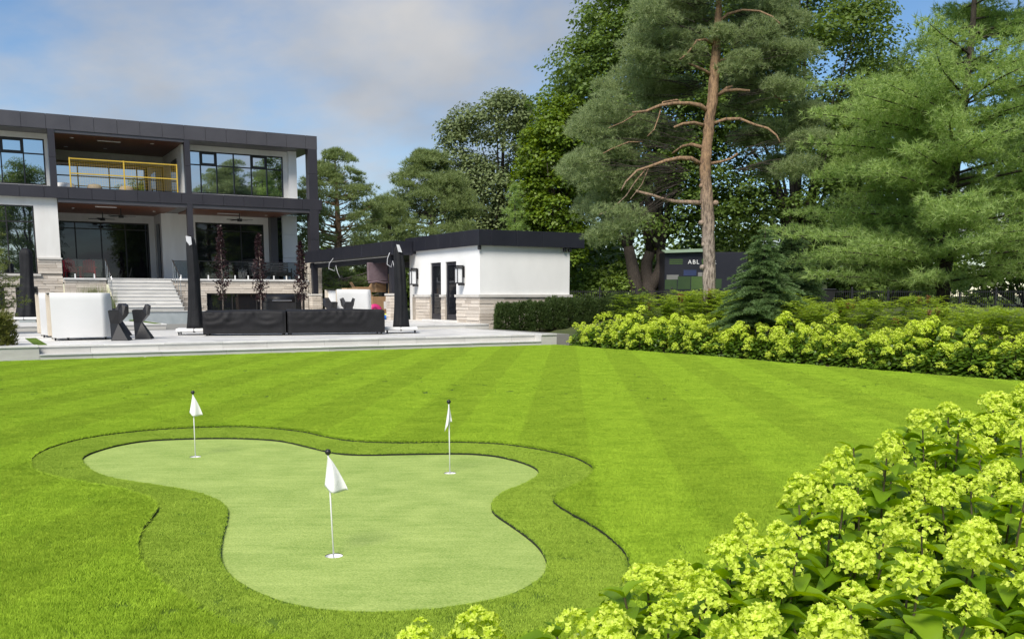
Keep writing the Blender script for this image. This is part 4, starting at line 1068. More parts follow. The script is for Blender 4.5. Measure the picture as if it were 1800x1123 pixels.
tk = thing('box_truck', 'dark box truck with green and white lettering parked behind the iron fence', 'truck', (12.6, 59.6, .80), 0); Mz = FR[tk.name]
TX0, TX1 = -2.0, 3.2
MB(Mz).cbox(TX0, TX1, 0, 2.4, .75, 3.45, .05).build('cargo_box', M['charcoal_d'], tk)
MB(Mz).add([(TX0 - .05, -.3, 3.43), (TX0 + 3.0, -.3, 3.52), (TX0 + 3.0, 1.0, 3.72), (TX0 - .05, 1.0, 3.62), (TX0 - .05, -.3, 3.38), (TX0 + 3.0, -.3, 3.47), (TX0 + 3.0, 1.0, 3.67), (TX0 - .05, 1.0, 3.57)], [(0,1,2,3),(7,6,5,4),(0,4,5,1),(1,5,6,2),(2,6,7,3),(3,7,4,0)]).build('awning', plain('pale green awning', (.22, .30, .22)), tk)
MB(Mz).cbox(TX1 + .05, TX1 + 1.7, .1, 2.3, .55, 2.5, .12).build('cab', M['charcoal_d'], tk)
grn1 = plain('green print', (.035, .075, .018), (.06, .11, .025), .5, 1.5); grn2 = plain('dark green print', (.018, .045, .014), (.03, .06, .018), .5, 1.5); blu = plain('blue print', (.018, .03, .085), None, .5); gry = plain('grey print', (.12, .125, .12), (.2, .2, .19), .5, 1.5)
for i, (a, b_, c, d, m_) in enumerate(((-1.95, -1.2, 1.15, 1.75, grn2), (-1.85, -1.1, 1.76, 2.05, gry), (-1.15, -.35, 1.15, 1.95, grn2), (-.3, .7, 1.15, 1.95, grn1), (-.8, .0, 2.0, 2.35, blu), (.75, 1.6, 1.2, 1.8, grn2), (.1, .9, 1.96, 2.2, gry))):
    MB(Mz).box(a, b_, -.012 - i*.0015, -.004, c, d).build('printed_picture', m_, tk)
def lettering(txt, x, z, size, mat, parent, Mz):
    cu = bpy.data.curves.new('lettering', 'FONT'); cu.body = txt; cu.size = size; cu.extrude = .004; cu.space_character = 1.25
    o = bpy.data.objects.new('lettering', cu); COL.objects.link(o)
    dg = bpy.context.evaluated_depsgraph_get(); me = bpy.data.meshes.new_from_object(o.evaluated_get(dg)); bpy.data.objects.remove(o)
    q = link('lettering', me, mat, parent); q.rotation_euler = (math.pi/2, 0, 0); q.location = (x, -.02, z)
    return q
lettering('ABL', -.55, 2.72, .36, M['white'], tk, Mz); lettering('GR', .70, 2.72, .36, M['white'], tk, Mz)
MB(Mz).add([(.36, -.012, 2.62), (.50, -.012, 2.62), (.56, -.012, 2.95), (.43, -.012, 3.14), (.30, -.012, 2.95)], [(0, 1, 2, 3, 4)]).build('leaf_emblem', grn1, tk)
for (z, w_) in ((2.98, .9), (2.86, .9), (2.74, .9)): MB(Mz).box(-1.7, -1.7 + w_*.92, -.012, -.004, z - .035, z + .035).build('green_lettering', grn1, tk)
for x in (-1.1, 2.4):
    MB(Mz).tube([(x, .05, .42), (x, .35, .42)], .42, 18).build('wheel', M['black'], tk)
for x in (4.1,): MB(Mz).tube([(x, .15, .42), (x, .45, .42)], .42, 18).build('wheel', M['black'], tk)
MB(Mz).box(TX0, TX1, .3, 2.2, .45, .74).build('chassis', M['black'], tk)
bn = thing('wheelie_bin', 'black wheeled rubbish bin with domed lid standing behind the iron fence', 'bin', (14.6, 42.0, .80), 0); Mz = FR[bn.name]
MB(Mz).add([(-.26, -.28, .05), (.26, -.28, .05), (.26, .28, .05), (-.26, .28, .05), (-.34, -.36, .98), (.34, -.36, .98), (.34, .36, .98), (-.34, .36, .98)], [(0,3,2,1),(4,5,6,7),(0,1,5,4),(1,2,6,5),(2,3,7,6),(3,0,4,7)]).build('body', M['black'], bn)
MB(Mz).cbox(-.37, .37, -.40, .40, .985, 1.06, .03).build('lid', M['stool'], bn)
for x in (-.24, .24): MB(Mz).tube([(x - .03, .28, .1), (x + .03, .28, .1)], .1, 12).build('wheel', M['black'], bn)
MB(Mz).tube([(-.3, .42, 1.0), (.3, .42, 1.0)], .02, 8).build('handle', M['black'], bn)
# ------------------------------------------------------------------ foliage builders
UPV = np.array([0, 0, 1.0])
def unit(a): return a / np.maximum(np.linalg.norm(a, axis=-1, keepdims=True), 1e-9)
def kites(P, A, Wv):
    """one pointed four-sided leaf per row: base P, axis A, half width Wv"""
    n = len(P); V = np.empty((n, 4, 3)); V[:, 0] = P; V[:, 1] = P + A*.45 + Wv; V[:, 2] = P + A; V[:, 3] = P + A*.45 - Wv
    return V.reshape(-1, 3), np.arange(4*n).reshape(n, 4)
def leaf_clumps(rng, C, Rd, n, size, flat=.65, asp=.36, up=.7):
    """C (m,3) clump centres, Rd (m,) radii: leaves over the upper shells of the clumps"""
    m = len(C); d = unit(rng.normal(size=(m*n, 3))); flip = (rng.random(m*n) < .78); d[:, 2] = np.where(flip, np.abs(d[:, 2]), d[:, 2])
    r = np.repeat(Rd, n) * (.45 + .6*rng.random(m*n)**.6)
    P = np.repeat(C, n, 0) + d * r[:, None] * np.array([1, 1, flat])
    nm = unit(d*.8 + UPV*up + rng.normal(size=(m*n, 3))*.45)
    ax = unit(np.cross(nm, rng.normal(size=(m*n, 3)))); ax = unit(ax + np.array([0, 0, -.35]) + d*.3)
    L = size * (.6 + .8*rng.random(m*n))
    wd = unit(np.cross(nm, ax)) * (L*asp)[:, None]
    return kites(P, ax*L[:, None], wd)
def tufts(rng, P, D, k, length, width, spread):
    """needle bundles: k thin triangles fanning from each point"""
    n = len(P); D = unit(D)
    dd = unit(np.repeat(D, k, 0) + rng.normal(size=(n*k, 3))*spread)
    L = length * (.65 + .6*rng.random(n*k)); Pb = np.repeat(P, k, 0)
    wv = unit(np.cross(dd, rng.normal(size=(n*k, 3)))) * width
    V = np.empty((n*k, 3, 3)); V[:, 0] = Pb - wv; V[:, 1] = Pb + wv; V[:, 2] = Pb + dd*L[:, None]
    return V.reshape(-1, 3), np.arange(3*n*k).reshape(n*k, 3)
def foliage(name, V, F, mat, parent, M_=None):
    I = np.array((M_ or FR[parent.name]).inverted())
    V = V @ I[:3, :3].T + I[:3, 3]
    return link(name, mesh_np(name, V, [F]), mat, parent)
def bend(p0, p1, sag, n=6, rr=random):
    p0, p1 = Vector(p0), Vector(p1); out_ = []
    j = Vector((rr.uniform(-1, 1), rr.uniform(-1, 1), rr.uniform(-.5, .5))) * (p1 - p0).length * .06
    for i in range(n + 1):
        s = i / n; out_.append(p0.lerp(p1, s) + Vector((0, 0, sag * math.sin(math.pi*s))) + j*math.sin(2*math.pi*s))
    return out_
def taper(a, b, n): return [a + (b - a) * i / n for i in range(n + 1)]
def broadleaf(name, label, cat_group, base, centre, rad, nclump, nleaf, leaf, mat, seed, trunk_r=.35, fork=.35, clump_r=1.3, lo=-.85, hollow=.5, flat=.65, stems=1, bark='bark'):
    rng = np.random.default_rng(seed); rr = random.Random(seed)
    base = Vector(base); centre = Vector(centre); t = thing(name, label, 'tree', base, 0, cat_group)
    C = []
    lobes = unit(rng.normal(size=(9, 3)))
    while len(C) < nclump:
        d = unit(rng.normal(size=3))
        if d[2] < lo: continue
        q = (.86 + .28*np.max(lobes @ d)**2) * (hollow + (1 - hollow)*rng.random()**.5)
        C.append(np.array(centre) + d*np.array(rad)*q)
    C = np.array(C); Rd = clump_r * (.65 + .7*rng.random(nclump))
    V, F = leaf_clumps(rng, C, Rd, nleaf, leaf, flat)
    foliage('crown', V, F, M[mat], t)
    mb = MB(); fz = base.z + (centre.z - base.z) * fork; tops = []
    for s in range(stems):
        a = rr.uniform(0, 6.28); off = Vector((math.cos(a), math.sin(a), 0)) * (0 if stems == 1 else trunk_r*1.0)
        fk = Vector((base.x + off.x*2.5 + rr.uniform(-.2, .2), base.y + off.y*2.5, fz + rr.uniform(-.5, .5)))
        mb.tube(bend(base + off*.4 - Vector((0, 0, .3)), fk, 0, 6, rr), taper(trunk_r*1.15, trunk_r*.75, 6), 10); tops.append(fk)
    idx = rng.choice(nclump, min(nclump, 26), replace=False)
    for i in idx:
        fk = tops[rr.randrange(len(tops))]; e = Vector(C[i])
        mid = fk.lerp(e, .45) + Vector((0, 0, .12*(e - fk).length)); r0 = trunk_r*rr.uniform(.3, .55)
        pts = [fk + Vector((0, 0, -.2)), fk.lerp(mid, .5) + Vector((rr.uniform(-.2, .2), 0, .1)), mid, mid.lerp(e, .5) + Vector((0, rr.uniform(-.3, .3), .2)), e]
        mb.tube(pts, [r0, r0*.8, r0*.55, r0*.35, .02], 6)
    mb.build('trunk', M[bark], t, True)
    return t
def fullpine(name, label, base, height, Lfun, mat, seed, trunk_pts=None, trunk_r=.2, per_m=6.5, needle=.13, nk=9, width=.006, z0=.6, rise=.15, twig=.28, tl=.5, droop=0.0, group=None, gaps=None, bark='bark', spread=.55, jit=.03, tz=(-.12, .22)):
    """whorled conifer: boughs, side twigs, needle tufts"""
    rng = np.random.default_rng(seed); rr = random.Random(seed); base = Vector(base)
    t = thing(name, label, 'tree', base, 0, group)
    if trunk_pts is None: trunk_pts = [base + Vector((0, 0, -.2)), base + Vector((0, 0, height))]
    tp = [Vector(p) for p in trunk_pts]
    def axis(z):
        for a, b_ in zip(tp[:-1], tp[1:]):
            if a.z <= z <= b_.z: return a.lerp(b_, (z - a.z) / (b_.z - a.z))
        return tp[-1]
    mb = MB(); npt = len(tp)
    mb.tube(tp, [trunk_r * (1 - .93*(p.z - tp[0].z) / (tp[-1].z - tp[0].z)) for p in tp], 10)
    P, D = [], []
    z = base.z + z0
    top = tp[-1].z
    while z < top - .1:
        f = (z - base.z) / (top - base.z); L0 = Lfun(f)
        k = 2 if L0 > 2 else 3
        for q in range(max(2, int(per_m * .5))):
            a = rr.uniform(0, 2*math.pi); L = L0 * rr.uniform(.62, 1.08)
            if gaps and gaps(z, a): continue
            o = axis(z); h = Vector((math.cos(a), math.sin(a), 0)); side = Vector((-h.y, h.x, 0))
            nseg = max(3, int(L / .35)); pts = []
            for i in range(nseg + 1):
                s = i / nseg
                pts.append(o + h*(L*s) + Vector((0, 0, L*(rise*s*(1.6 - s*.9) - droop*s*s))) + side*(math.sin(s*3 + a)*.06*L*s))
            mb.tube(pts, taper(.010 + .0075*L, .005, nseg), 5, False)
            # twigs
            s = .10
            while s < 1.0:
                i = min(int(s*nseg), nseg - 1); p = pts[i].lerp(pts[i+1], s*nseg - i)
                for sg in (-1, 1):
                    tlr = tl * (1.05 - s*.75) * rr.uniform(.6, 1.15) * min(1.0, L*.55)
                    dr = (h*.75 + side*sg*.8 + Vector((0, 0, rr.uniform(*tz) - droop*.6))).normalized()
                    nt_ = max(2, int(tlr / .085))
                    for w in range(nt_):
                        u = (w + .6) / nt_
                        P.append(p + dr*(tlr*u)); D.append(dr + Vector((0, 0, .35 - droop*.5)))
                s += twig / max(L, .5) * (.8 + rr.random()*.4)
            P.append(pts[-1]); D.append(h + Vector((0, 0, .4)))
        z += 1.0 / per_m * (1.6 if L0 > 2 else 1.0)
    for i in range(8): P.append(tp[-1] - Vector((0, 0, .1*i))); D.append(Vector((rr.uniform(-.6, .6), rr.uniform(-.6, .6), 1)))
    P = np.array([tuple(p) for p in P]); D = np.array([tuple(p) for p in D])
    P = P + rng.normal(size=P.shape)*jit
    V, F = tufts(rng, P, D, nk, needle, width, spread)
    mb.build('trunk', M[bark], t, True)
    foliage('crown', V, F, M[mat], t)
    return t, len(P)

# ------------------------------------------------------------------ background trees
GB = 'tall trees beyond the boundary'
broadleaf('maple_tree', 'huge dark green maple with forked trunk behind the tall pine', GB, (9.7, 61.5, .7), (9.4, 63.5, 12.6), (5.7, 4.6, 9.6), 330, 240, .23, 'maple', 11, .46, .30, 1.5, stems=3, lo=-.8)
broadleaf('maple_tree', 'dense dark maple rising between tall pine and white pine', GB, (19.5, 62, .7), (19.2, 64, 12.8), (5.6, 5.2, 11.8), 330, 240, .23, 'maple', 12, .45, .3, 1.5)
broadleaf('maple_tree', 'slender bright yellow green maple beside the pool house roof', GB, (3.6, 60, .7), (3.6, 60, 7.6), (2.0, 2.6, 5.7), 140, 230, .21, 'maple_b', 13, .25, .3, 1.0)
broadleaf('locust_tree', 'open grey green tree standing tallest behind the pool house', GB, (0.4, 85, .6), (0.2, 85, 11.0), (4.9, 4.6, 7.0), 260, 190, .25, 'dull', 14, .4, .45, 1.35, hollow=.6, flat=.8)
def padpine(name, label, base, height, rad, n, per, mat, seed, needle=.34, width=.022, trunk_r=.3, group=GB, z0=.12, cr=.8, limb=None):
    """rounded pine: needle pads held out on boughs"""
    rng = np.random.default_rng(seed); rr = random.Random(seed); base = Vector(base); t = thing(name, label, 'tree', base, 0, group)
    f = z0 + (1 - z0)*rng.random(n)**.9; a = rng.random(n)*6.283
    env = np.sin(np.clip((1 - f)*1.15 + .05, 0, 1)*math.pi/2)**.8
    r = rad*env*(.35 + .72*rng.random(n)**.5)
    C = np.array(base) + np.stack([r*np.cos(a), r*np.sin(a), f*height], 1); Rd = cr*(.55 + .7*rng.random(n))*(.55 + .6*env)
    d = unit(rng.normal(size=(n*per, 3))); d[:, 2] = np.where(rng.random(n*per) < .75, np.abs(d[:, 2]), d[:, 2])
    P = np.repeat(C, per, 0) + d*(np.repeat(Rd, per)*(.3 + .75*rng.random(n*per)**.6))[:, None]*np.array([1.15, 1.15, .55])
    V, F = tufts(rng, P, d*.7 + UPV*.7, 8, needle, width, .7); foliage('crown', V, F, M[mat], t)
    mb = MB().tube([base - Vector((0, 0, .3)), base + Vector((.1, 0, height*.5)), base + Vector((0, 0, height*.98))], [trunk_r, trunk_r*.6, .03], 9)
    for i in range(0, n, 2):
        e = Vector(C[i]); o = Vector((base.x, base.y, max(base.z + .8, e.z - .28*(e - Vector((base.x, base.y, e.z))).length))); L = (e - o).length
        mb.tube(bend(o, e, -.05*L, 4, rr), taper(.02 + .016*L, .012, 4), 5, False)
    if limb: mb.tube([Vector(p) for p in limb], taper(.2, .1, len(limb) - 1), 7)
    mb.build('trunk', M['bark'] if not limb else M['pinebark'], t, True); return t
padpine('pine_tree', 'broad dense olive pine between house and pool house', (-4.8, 72, .4), 11.6, 4.6, 260, 70, 'wpine_d', 21, cr=.95, z0=.04, needle=.28, width=.019)
padpine('pine_tree', 'thin sparse pine seen right of the house with sky between branches', (-9.9, 60, .4), 9.9, 3.9, 260, 40, 'wpine_d', 22, needle=.24, width=.017, cr=.58, trunk_r=.34, z0=.12, limb=[(-9.9, 60, 2.2), (-11, 59.9, 3.2), (-12.2, 59.9, 4.4)])
padpine('pine_tree', 'low rounded pine beside the sparse one, behind the pergola', (-7.3, 66, .4), 8.0, 2.6, 70, 60, 'wpine_d', 24, needle=.28, width=.018, cr=.75, z0=.04)
fullpine('pine_tree', 'small light green young pine just above the pool house roof', (1.2, 58, .6), 7.6, lambda f: 1.9*(1 - f)**.8 + .2, 'wpine', 23, needle=.26, nk=10, width=.018, per_m=5, twig=.35, tl=.8, group=GB, trunk_r=.12)
# undergrowth
def bush(name, label, base, rad, n, nleaf, leaf, mat, seed, group, cr=.5, cat='bush'):
    rng = np.random.default_rng(seed); base = Vector(base); t = thing(name, label, cat, base, 0, group)
    d = unit(rng.normal(size=(n, 3))); d[:, 2] = np.abs(d[:, 2]); C = np.array(base) + d*np.array(rad)*(.35 + .65*rng.random((n, 1))**.5)
    V, F = leaf_clumps(rng, C, cr*(.7 + .6*rng.random(n)), nleaf, leaf)
    foliage('crown', V, F, M[mat], t)
    mb = MB()
    for i in range(6): mb.tube([base + Vector((0, 0, -.1)), base.lerp(Vector(C[i]), .6) + Vector((0, 0, .1)), Vector(C[i])], [.05, .03, .012], 5)
    mb.build('trunk', M['bark'], t, True); return t
GU = 'leafy bushes behind the iron fence'
b0 = bush('leafy_bush', 'light green leafy bush growing behind the iron fence', (7.2, 66, .75), (2.3, 1.8, 3.2), 46, 70, .26, 'bushl', 31, GU, .75)
b1 = bush('leafy_bush', 'dark leafy bush growing behind the iron fence', (11.0, 70, .75), (2.6, 2, 3.6), 46, 70, .28, 'maple', 32, GU, .85)
for i, (x, y, s, w) in enumerate(((5.2, 69, 1.25, 0), (6.0, 62.5, .8, 0), (8.2, 63, .9, 0), (7.0, 72, 1.7, 0), (10.2, 66, .8, 0), (13.6, 80, 1.7, 0), (8.3, 75, 1.6, 1), (17.5, 74, 1.6, 1), (22.5, 68, 1.4, 1), (27.5, 66, 1.5, 1), (32, 70, 1.7, 0), (25, 76, 2.0, 1), (37, 66, 1.6, 1),
                               (-4.5, 62, .9, 0), (-7.3, 64, 1.0, 1), (-11.6, 66, 1.1, 0), (-9.0, 61, .7, 0), (-13.5, 68, 1.3, 1), (-2.0, 66, 1.2, 1), (20, 84, 2.4, 0), (1.5, 70, 1.6, 1), (4.5, 90, 2.3, 1))):
    o = dup((b0, b1)[w], (x, y, .7), i*1.3, s)
    if x < 4: tag(o, ('light green leafy bush seen through the pergola', 'dark leafy bush seen through the pergola')[w], group='bushes behind the pergola')
big = [o for o in COL.objects if o.name.startswith('maple_tree')]
for i, (x, y, s, k) in enumerate(((31, 72, .85, 0), (39, 64, .8, 1), (20, 6, .62, 0), (27, -6, .7, 1), (29, 20, .75, 0), (17, -16, .7, 1), (36, 9, .8, 0))):
    lab = 'dark maple glimpsed behind the big white pine' if y > 50 else 'dark maple reflected in the house windows'
    dup(big[k], (x, y, .4), 1 + i*1.1, s, lab, group=lab + 's')

# ------------------------------------------------------------------ the tall scots pine
def scots():
    rng = np.random.default_rng(5); rr = random.Random(5); Y0 = 29.0
    base = atY(1247, 552, Y0); t = thing('scots_pine', 'tall pine with orange upper bark and bare curved limbs behind hydrangeas', 'tree', base)
    tr = [(1248,575,13),(1248,545,12),(1247,500,11.2),(1246,440,10.9),(1244,380,10.6),(1241,330,10),(1240,290,9.4),(1243,250,9.2),(1247,215,9),(1252,180,8.6),(1256,130,8),(1259,85,7),(1262,40,6),(1264,0,4.8),(1266,-60,3.6),(1268,-120,2.5),(1269,-165,1)]
    mb = MB(); pts = []; rad = []
    for i in range(len(tr) - 1):
        for k in range(4):
            s = k/4; x = tr[i][0]*(1-s)+tr[i+1][0]*s; y = tr[i][1]*(1-s)+tr[i+1][1]*s; r = tr[i][2]*(1-s)+tr[i+1][2]*s
            pts.append(atY(x + rr.uniform(-.8, .8), y, Y0)); rad.append(r * Y0/FPX * rr.uniform(.93, 1.07))
    mb.tube(pts, rad, 14)
    for (x, y) in ((1232, 327), (1231, 392), (1233, 470), (1256, 357), (1236, 430)):      # knots
        p = atY(x + 2, y, Y0 - .05); mb.ball(p, .095, 8, 6, (1, .8, .9))
    trunk = mb.build('trunk', M['pinebark'], t, True)
    limbs = [([(1236,357),(1215,356),(1190,355),(1165,350),(1145,343),(1118,336)], 6, 3.4, -.4),
             ([(1234,290),(1215,279),(1195,278),(1170,283),(1145,292),(1120,300),(1100,320),(1092,335)], 5.5, 2, -.7),
             ([(1234,259),(1215,254),(1200,257),(1182,270)], 4.5, 2.5, .3),
             ([(1242,222),(1220,216),(1200,218),(1185,224)], 4.5, 2.5, -.5),
             ([(1246,198),(1232,186),(1212,182),(1185,182),(1160,186),(1135,196),(1112,198)], 6, 2.5, -.6),
             ([(1205,186),(1190,176),(1165,180),(1158,205),(1150,228),(1138,240)], 2.5, 1.2, -.7),
             ([(1250,132),(1238,124),(1225,118),(1205,110)], 4.5, 2, -.3),
             ([(1258,80),(1240,70),(1225,72),(1208,95),(1195,105)], 4, 1.5, -.6),
             ([(1252,218),(1275,210),(1300,209),(1325,219),(1350,226),(1365,238),(1371,250)], 4.2, 1.5, -.6),
             ([(1250,288),(1270,284),(1285,279),(1297,270)], 4.5, 2.2, -.4),
             ([(1262,168),(1275,160),(1295,158),(1318,160)], 5, 2.5, -.4), ([(1266,165),(1278,155),(1288,152)], 4.5, 3, -.1),
             ([(1262,108),(1280,103),(1300,104),(1316,114)], 3.5, 1.5, -.3),
             ([(1263,40),(1280,25),(1305,18),(1335,20),(1358,30),(1371,42)], 4, 1.5, -.6),
             ([(1140,292),(1118,318),(1100,345),(1075,368),(1052,378)], 2, .8, -.9), ([(1140,296),(1128,325),(1108,350)], 1.8, .8, -.7),
             ([(1120,200),(1095,215),(1070,225)], 2, 1, -.9), ([(1130,250),(1105,250),(1075,262),(1060,270)], 2.2, 1, -.8), ([(1362,168),(1375,178),(1395,176)], 2, 1, .3)]
    for (px_, r0, r1, dy) in limbs:
        n = len(px_); P = [atY(x, y, Y0 + dy*(i/(n-1))*1.2) for i, (x, y) in enumerate(px_)]
        MB().tube(P, [ (r0 + (r1-r0)*i/(n-1))*.68*rr.uniform(.85, 1.15)*Y0/FPX for i in range(n)], 8).build('limb', M['pinebark'], t, True)
    cl = [(1150,30,40),(1190,70,40),(1140,95,45),(1110,150,45),(1160,165,40),(1070,195,45),(1035,235,40),(1120,225,50),(1080,260,50),(1025,300,35),(1060,320,50),(1120,295,40),(1170,235,35),(1040,370,40),(1080,385,45),(1055,415,30),(1100,350,35),(1180,15,45),(1215,95,30),(1200,150,30),(1090,300,40),(1045,280,40),(1130,60,35),
          (1230,5,45),(1290,-20,50),(1340,10,50),(1375,50,45),(1320,60,45),(1260,-60,60),(1200,-30,50),(1340,-60,60),(1285,60,30),(1270,-120,50),(1220,-100,45),(1310,-110,45),(1230,50,35),
          (1370,110,50),(1320,120,40),(1395,160,40),(1350,180,45),(1300,190,30),(1410,210,40),(1370,240,45),(1420,255,35),(1330,250,40),(1390,295,40),(1350,295,30),(1310,145,35),(1400,90,35)]
    P = []; D = []; twig = MB()
    for (x, y, r) in cl:
        for rep in range(2):
            dy = rr.uniform(-1.0, 1.4) if rep == 0 else rr.uniform(.2, 2.4)
            if (1100 < x < 1240 and 130 < y < 340) or (1255 < x < 1372 and 140 < y < 300): dy = rr.uniform(.7, 2.6)
            c = np.array(atY(x + rr.uniform(-12, 12), y + rr.uniform(-8, 8), Y0 + dy)); rm = r*Y0/FPX
            n = int(12*r)
            ns = 5; sub = c + unit(rng.normal(size=(ns, 3)))*rm*np.array([.65, .65, .4])
            for q in sub:
                m = n // ns; d = unit(rng.normal(size=(m, 3))); d[:, 2] = np.where(rng.random(m) < .7, np.abs(d[:, 2]), d[:, 2])
                P.append(q + d*(rm*.62*(.3 + .75*rng.random((m, 1))**.5))*np.array([1.1, 1.1, .6])); D.append(d + np.array([0, 0, .4]))
                if rep == 0 or rr.random() < .4:
                    hz = max(min(q[2] - .3 - .15*abs(q[0] - base.x), 13.5), 5.0)
                    tz = Vector((base.x, Y0, hz))
                    s0 = .35; st_ = tz.lerp(Vector(q), s0) + Vector((0, 0, .2))
                    twig.tube(bend(st_, q, rr.uniform(-.1, .25), 5, rr), taper(.014, .004, 5), 4, False)
    P = np.concatenate(P); D = np.concatenate(D)
    V, F = tufts(rng, P, D, 10, .135, .0085, .8)
    foliage('crown', V, F, M['scots'], t); tag(twig.build('twigs', M['bark'], t, True), kind='stuff')
scots()

# ------------------------------------------------------------------ the white pine, spruces
rnd_gap = random.Random(8)
Yw = 27.0
wt = [tuple(atY(x, y, Yw)) for x, y in ((1652,575),(1660,500),(1667,420),(1673,350),(1680,285),(1690,215),(1699,150),(1706,90),(1711,30),(1716,-60),(1719,-160),(1722,-235))]
def Lw(f): return 4.7 if f < .38 else (4.7 - (f - .38)*2.6 if f < .6 else max(.3, 4.1*(1 - (f - .6)/.42)**1.0 + .1))
fullpine('white_pine', 'large soft green white pine with layered boughs right of the lawn', wt[0], 12, Lw, 'wpine', 41, wt, .20, per_m=8.6, needle=.18, nk=11, width=.0105, z0=.9, rise=.12, twig=.20, tl=1.0, spread=.8, jit=.06, tz=(-.2, .5),
         gaps=lambda z, a: (z > 7.1 and math.cos(a) < -.15 and rnd_gap.random() < .78) or (math.sin(a) < -.6 and rnd_gap.random() < .22) or (z < 2.2 and rnd_gap.random() < .35))
def spruce(name, label, base, h, r, seed, mat='spruce', group=None):
    rng = np.random.default_rng(seed); rr = random.Random(seed); base = Vector(base); t = thing(name, label, 'tree', base, 0, group)
    MB().tube([base - Vector((0, 0, .1)), base + Vector((0, 0, h*1.02))], [.05*h/2.7, .006], 8).build('trunk', M['bark'], t, True)
    P = []; D = []
    z = .12
    while z < h*.99:
        f = z/h; L0 = r*(1 - f)**.68 + .05
        for q in range(5 if f < .85 else 4):
            a = rr.uniform(0, 6.283); L = L0*rr.uniform(.6, 1.12); hd = np.array([math.cos(a), math.sin(a), 0]); sd = np.array([-hd[1], hd[0], 0])
            n = max(4, int(L/.045))
            for i in range(n):
                s = (i+1)/n; p = np.array(base) + np.array([0, 0, z]) + hd*L*s + UPV*(L*(.18*s - .30*s*s))
                wl = .24*L0*(1.1 - s) + .03
                for sg in (-1, 0, 1):
                    m = 1 if sg == 0 else max(1, int(wl/.05))
                    for k in range(m):
                        dd = hd + sd*sg*.9 + UPV*(-.25)
                        P.append(p + dd*(wl*(k+.3)/m if sg else 0)); D.append(dd + UPV*.1)
        z += .05*h/2.7 * (1 + .6*f)
    for i in range(6): P.append(np.array(base) + np.array([0, 0, h*(1 - .03*i)])); D.append(UPV + rng.normal(size=3)*.4)
    V, F = tufts(rng, np.array(P), np.array(D), 7, .085*h/2.7, .009*h/2.7, .4)
    foliage('crown', V, F, M[mat], t); return t
spb = atY(1338, 580, 24.6); sp0 = spruce('spruce_tree', 'young dark green spruce standing between tall pine and white pine', spb, 2.62, 1.28, 51)
sp1 = dup(sp0, atY(1386, 548, 36), 2, 1.28, 'second spruce with browned top peeking behind the young spruce')
# ------------------------------------------------------------------ shrubs round the terrace
def sprayshrub(name, label, base, rx, ry, h, n, mat, seed, group=None, needle=.10, boxy=4.0, upk=1.0, nk=7, width=.010, cat='shrub'):
    rng = np.random.default_rng(seed); base = Vector(base); t = thing(name, label, cat, base, 0, group)
    d = rng.uniform(-1, 1, size=(n, 3)); d[:, 2] = rng.random(n)
    k = rng.integers(0, 3, n)                              # push points to the shell of a soft box
    m = (np.abs(d[:, 0])**boxy + np.abs(d[:, 1])**boxy + np.abs(d[:, 2]*.999)**boxy)**(1/boxy)
    s = (1/m)*(.72 + .3*rng.random(n)); P = d*s[:, None]*np.array([rx, ry, h])
    P[:, 2] = np.clip(P[:, 2] * (1 + .10*np.sin(P[:, 0]*9 + seed)*np.cos(P[:, 1]*8)), .03, None)
    D = d*np.array([.7, .7, .25]) + UPV*upk
    V, F = tufts(rng, P + np.array(base), D, nk, needle, width, .42)
    foliage('foliage', V, F, M[mat], t)
    mb = MB(); rr = random.Random(seed)
    for i in range(5): mb.tube([base - Vector((0, 0, .08)), base + Vector((rr.uniform(-.5, .5)*rx, rr.uniform(-.5, .5)*ry, h*.75))], [.02, .006], 5)
    mb.build('stems', M['bark'], t, True); return t
GH = 'clipped yews in the hedge by the pool house'
LH = 'dark green clipped yew in the hedge in front of the pool house'
hy = [sprayshrub('yew_shrub', LH, W(1.55, 6.3, .20), .45, .45, 1.04, 3400, 'yew', 61, GH), sprayshrub('yew_shrub', LH, W(2.3, 6.3, .22), .46, .46, 1.06, 3400, 'yew', 62, GH)]
for i in range(7):
    u = 3.05 + i*.74; dup(hy[i % 2], W(u, 6.3 + (i % 3)*.06, .24 + .03*i), i*1.57, (1, 1, 1 + .03*((i*7) % 4)))
sprayshrub('golden_yew', 'clipped golden tipped yew in the planter beside the terrace steps', W(-16.15, 1.2, .32), .72, .55, .86, 2600, 'box', 63)
sprayshrub('golden_yew', 'second clipped golden yew standing deeper in the planter', W(-16.6, 2.4, .32), .7, .55, .86, 2000, 'box', 64)
def cedar():
    base = W(-15.95, 9.2, .3)
    fullpine('cedar_tree', 'feathery olive cedar at the edge of the terrace beside the leaning parasol', base, 4.1, lambda f: 1.35*(1 - f)**.6 + .15, 'cedar', 65, needle=.12, nk=7, width=.008, per_m=9, twig=.16, tl=.45, trunk_r=.07, rise=.35, z0=.3, spread=.6)
cedar()
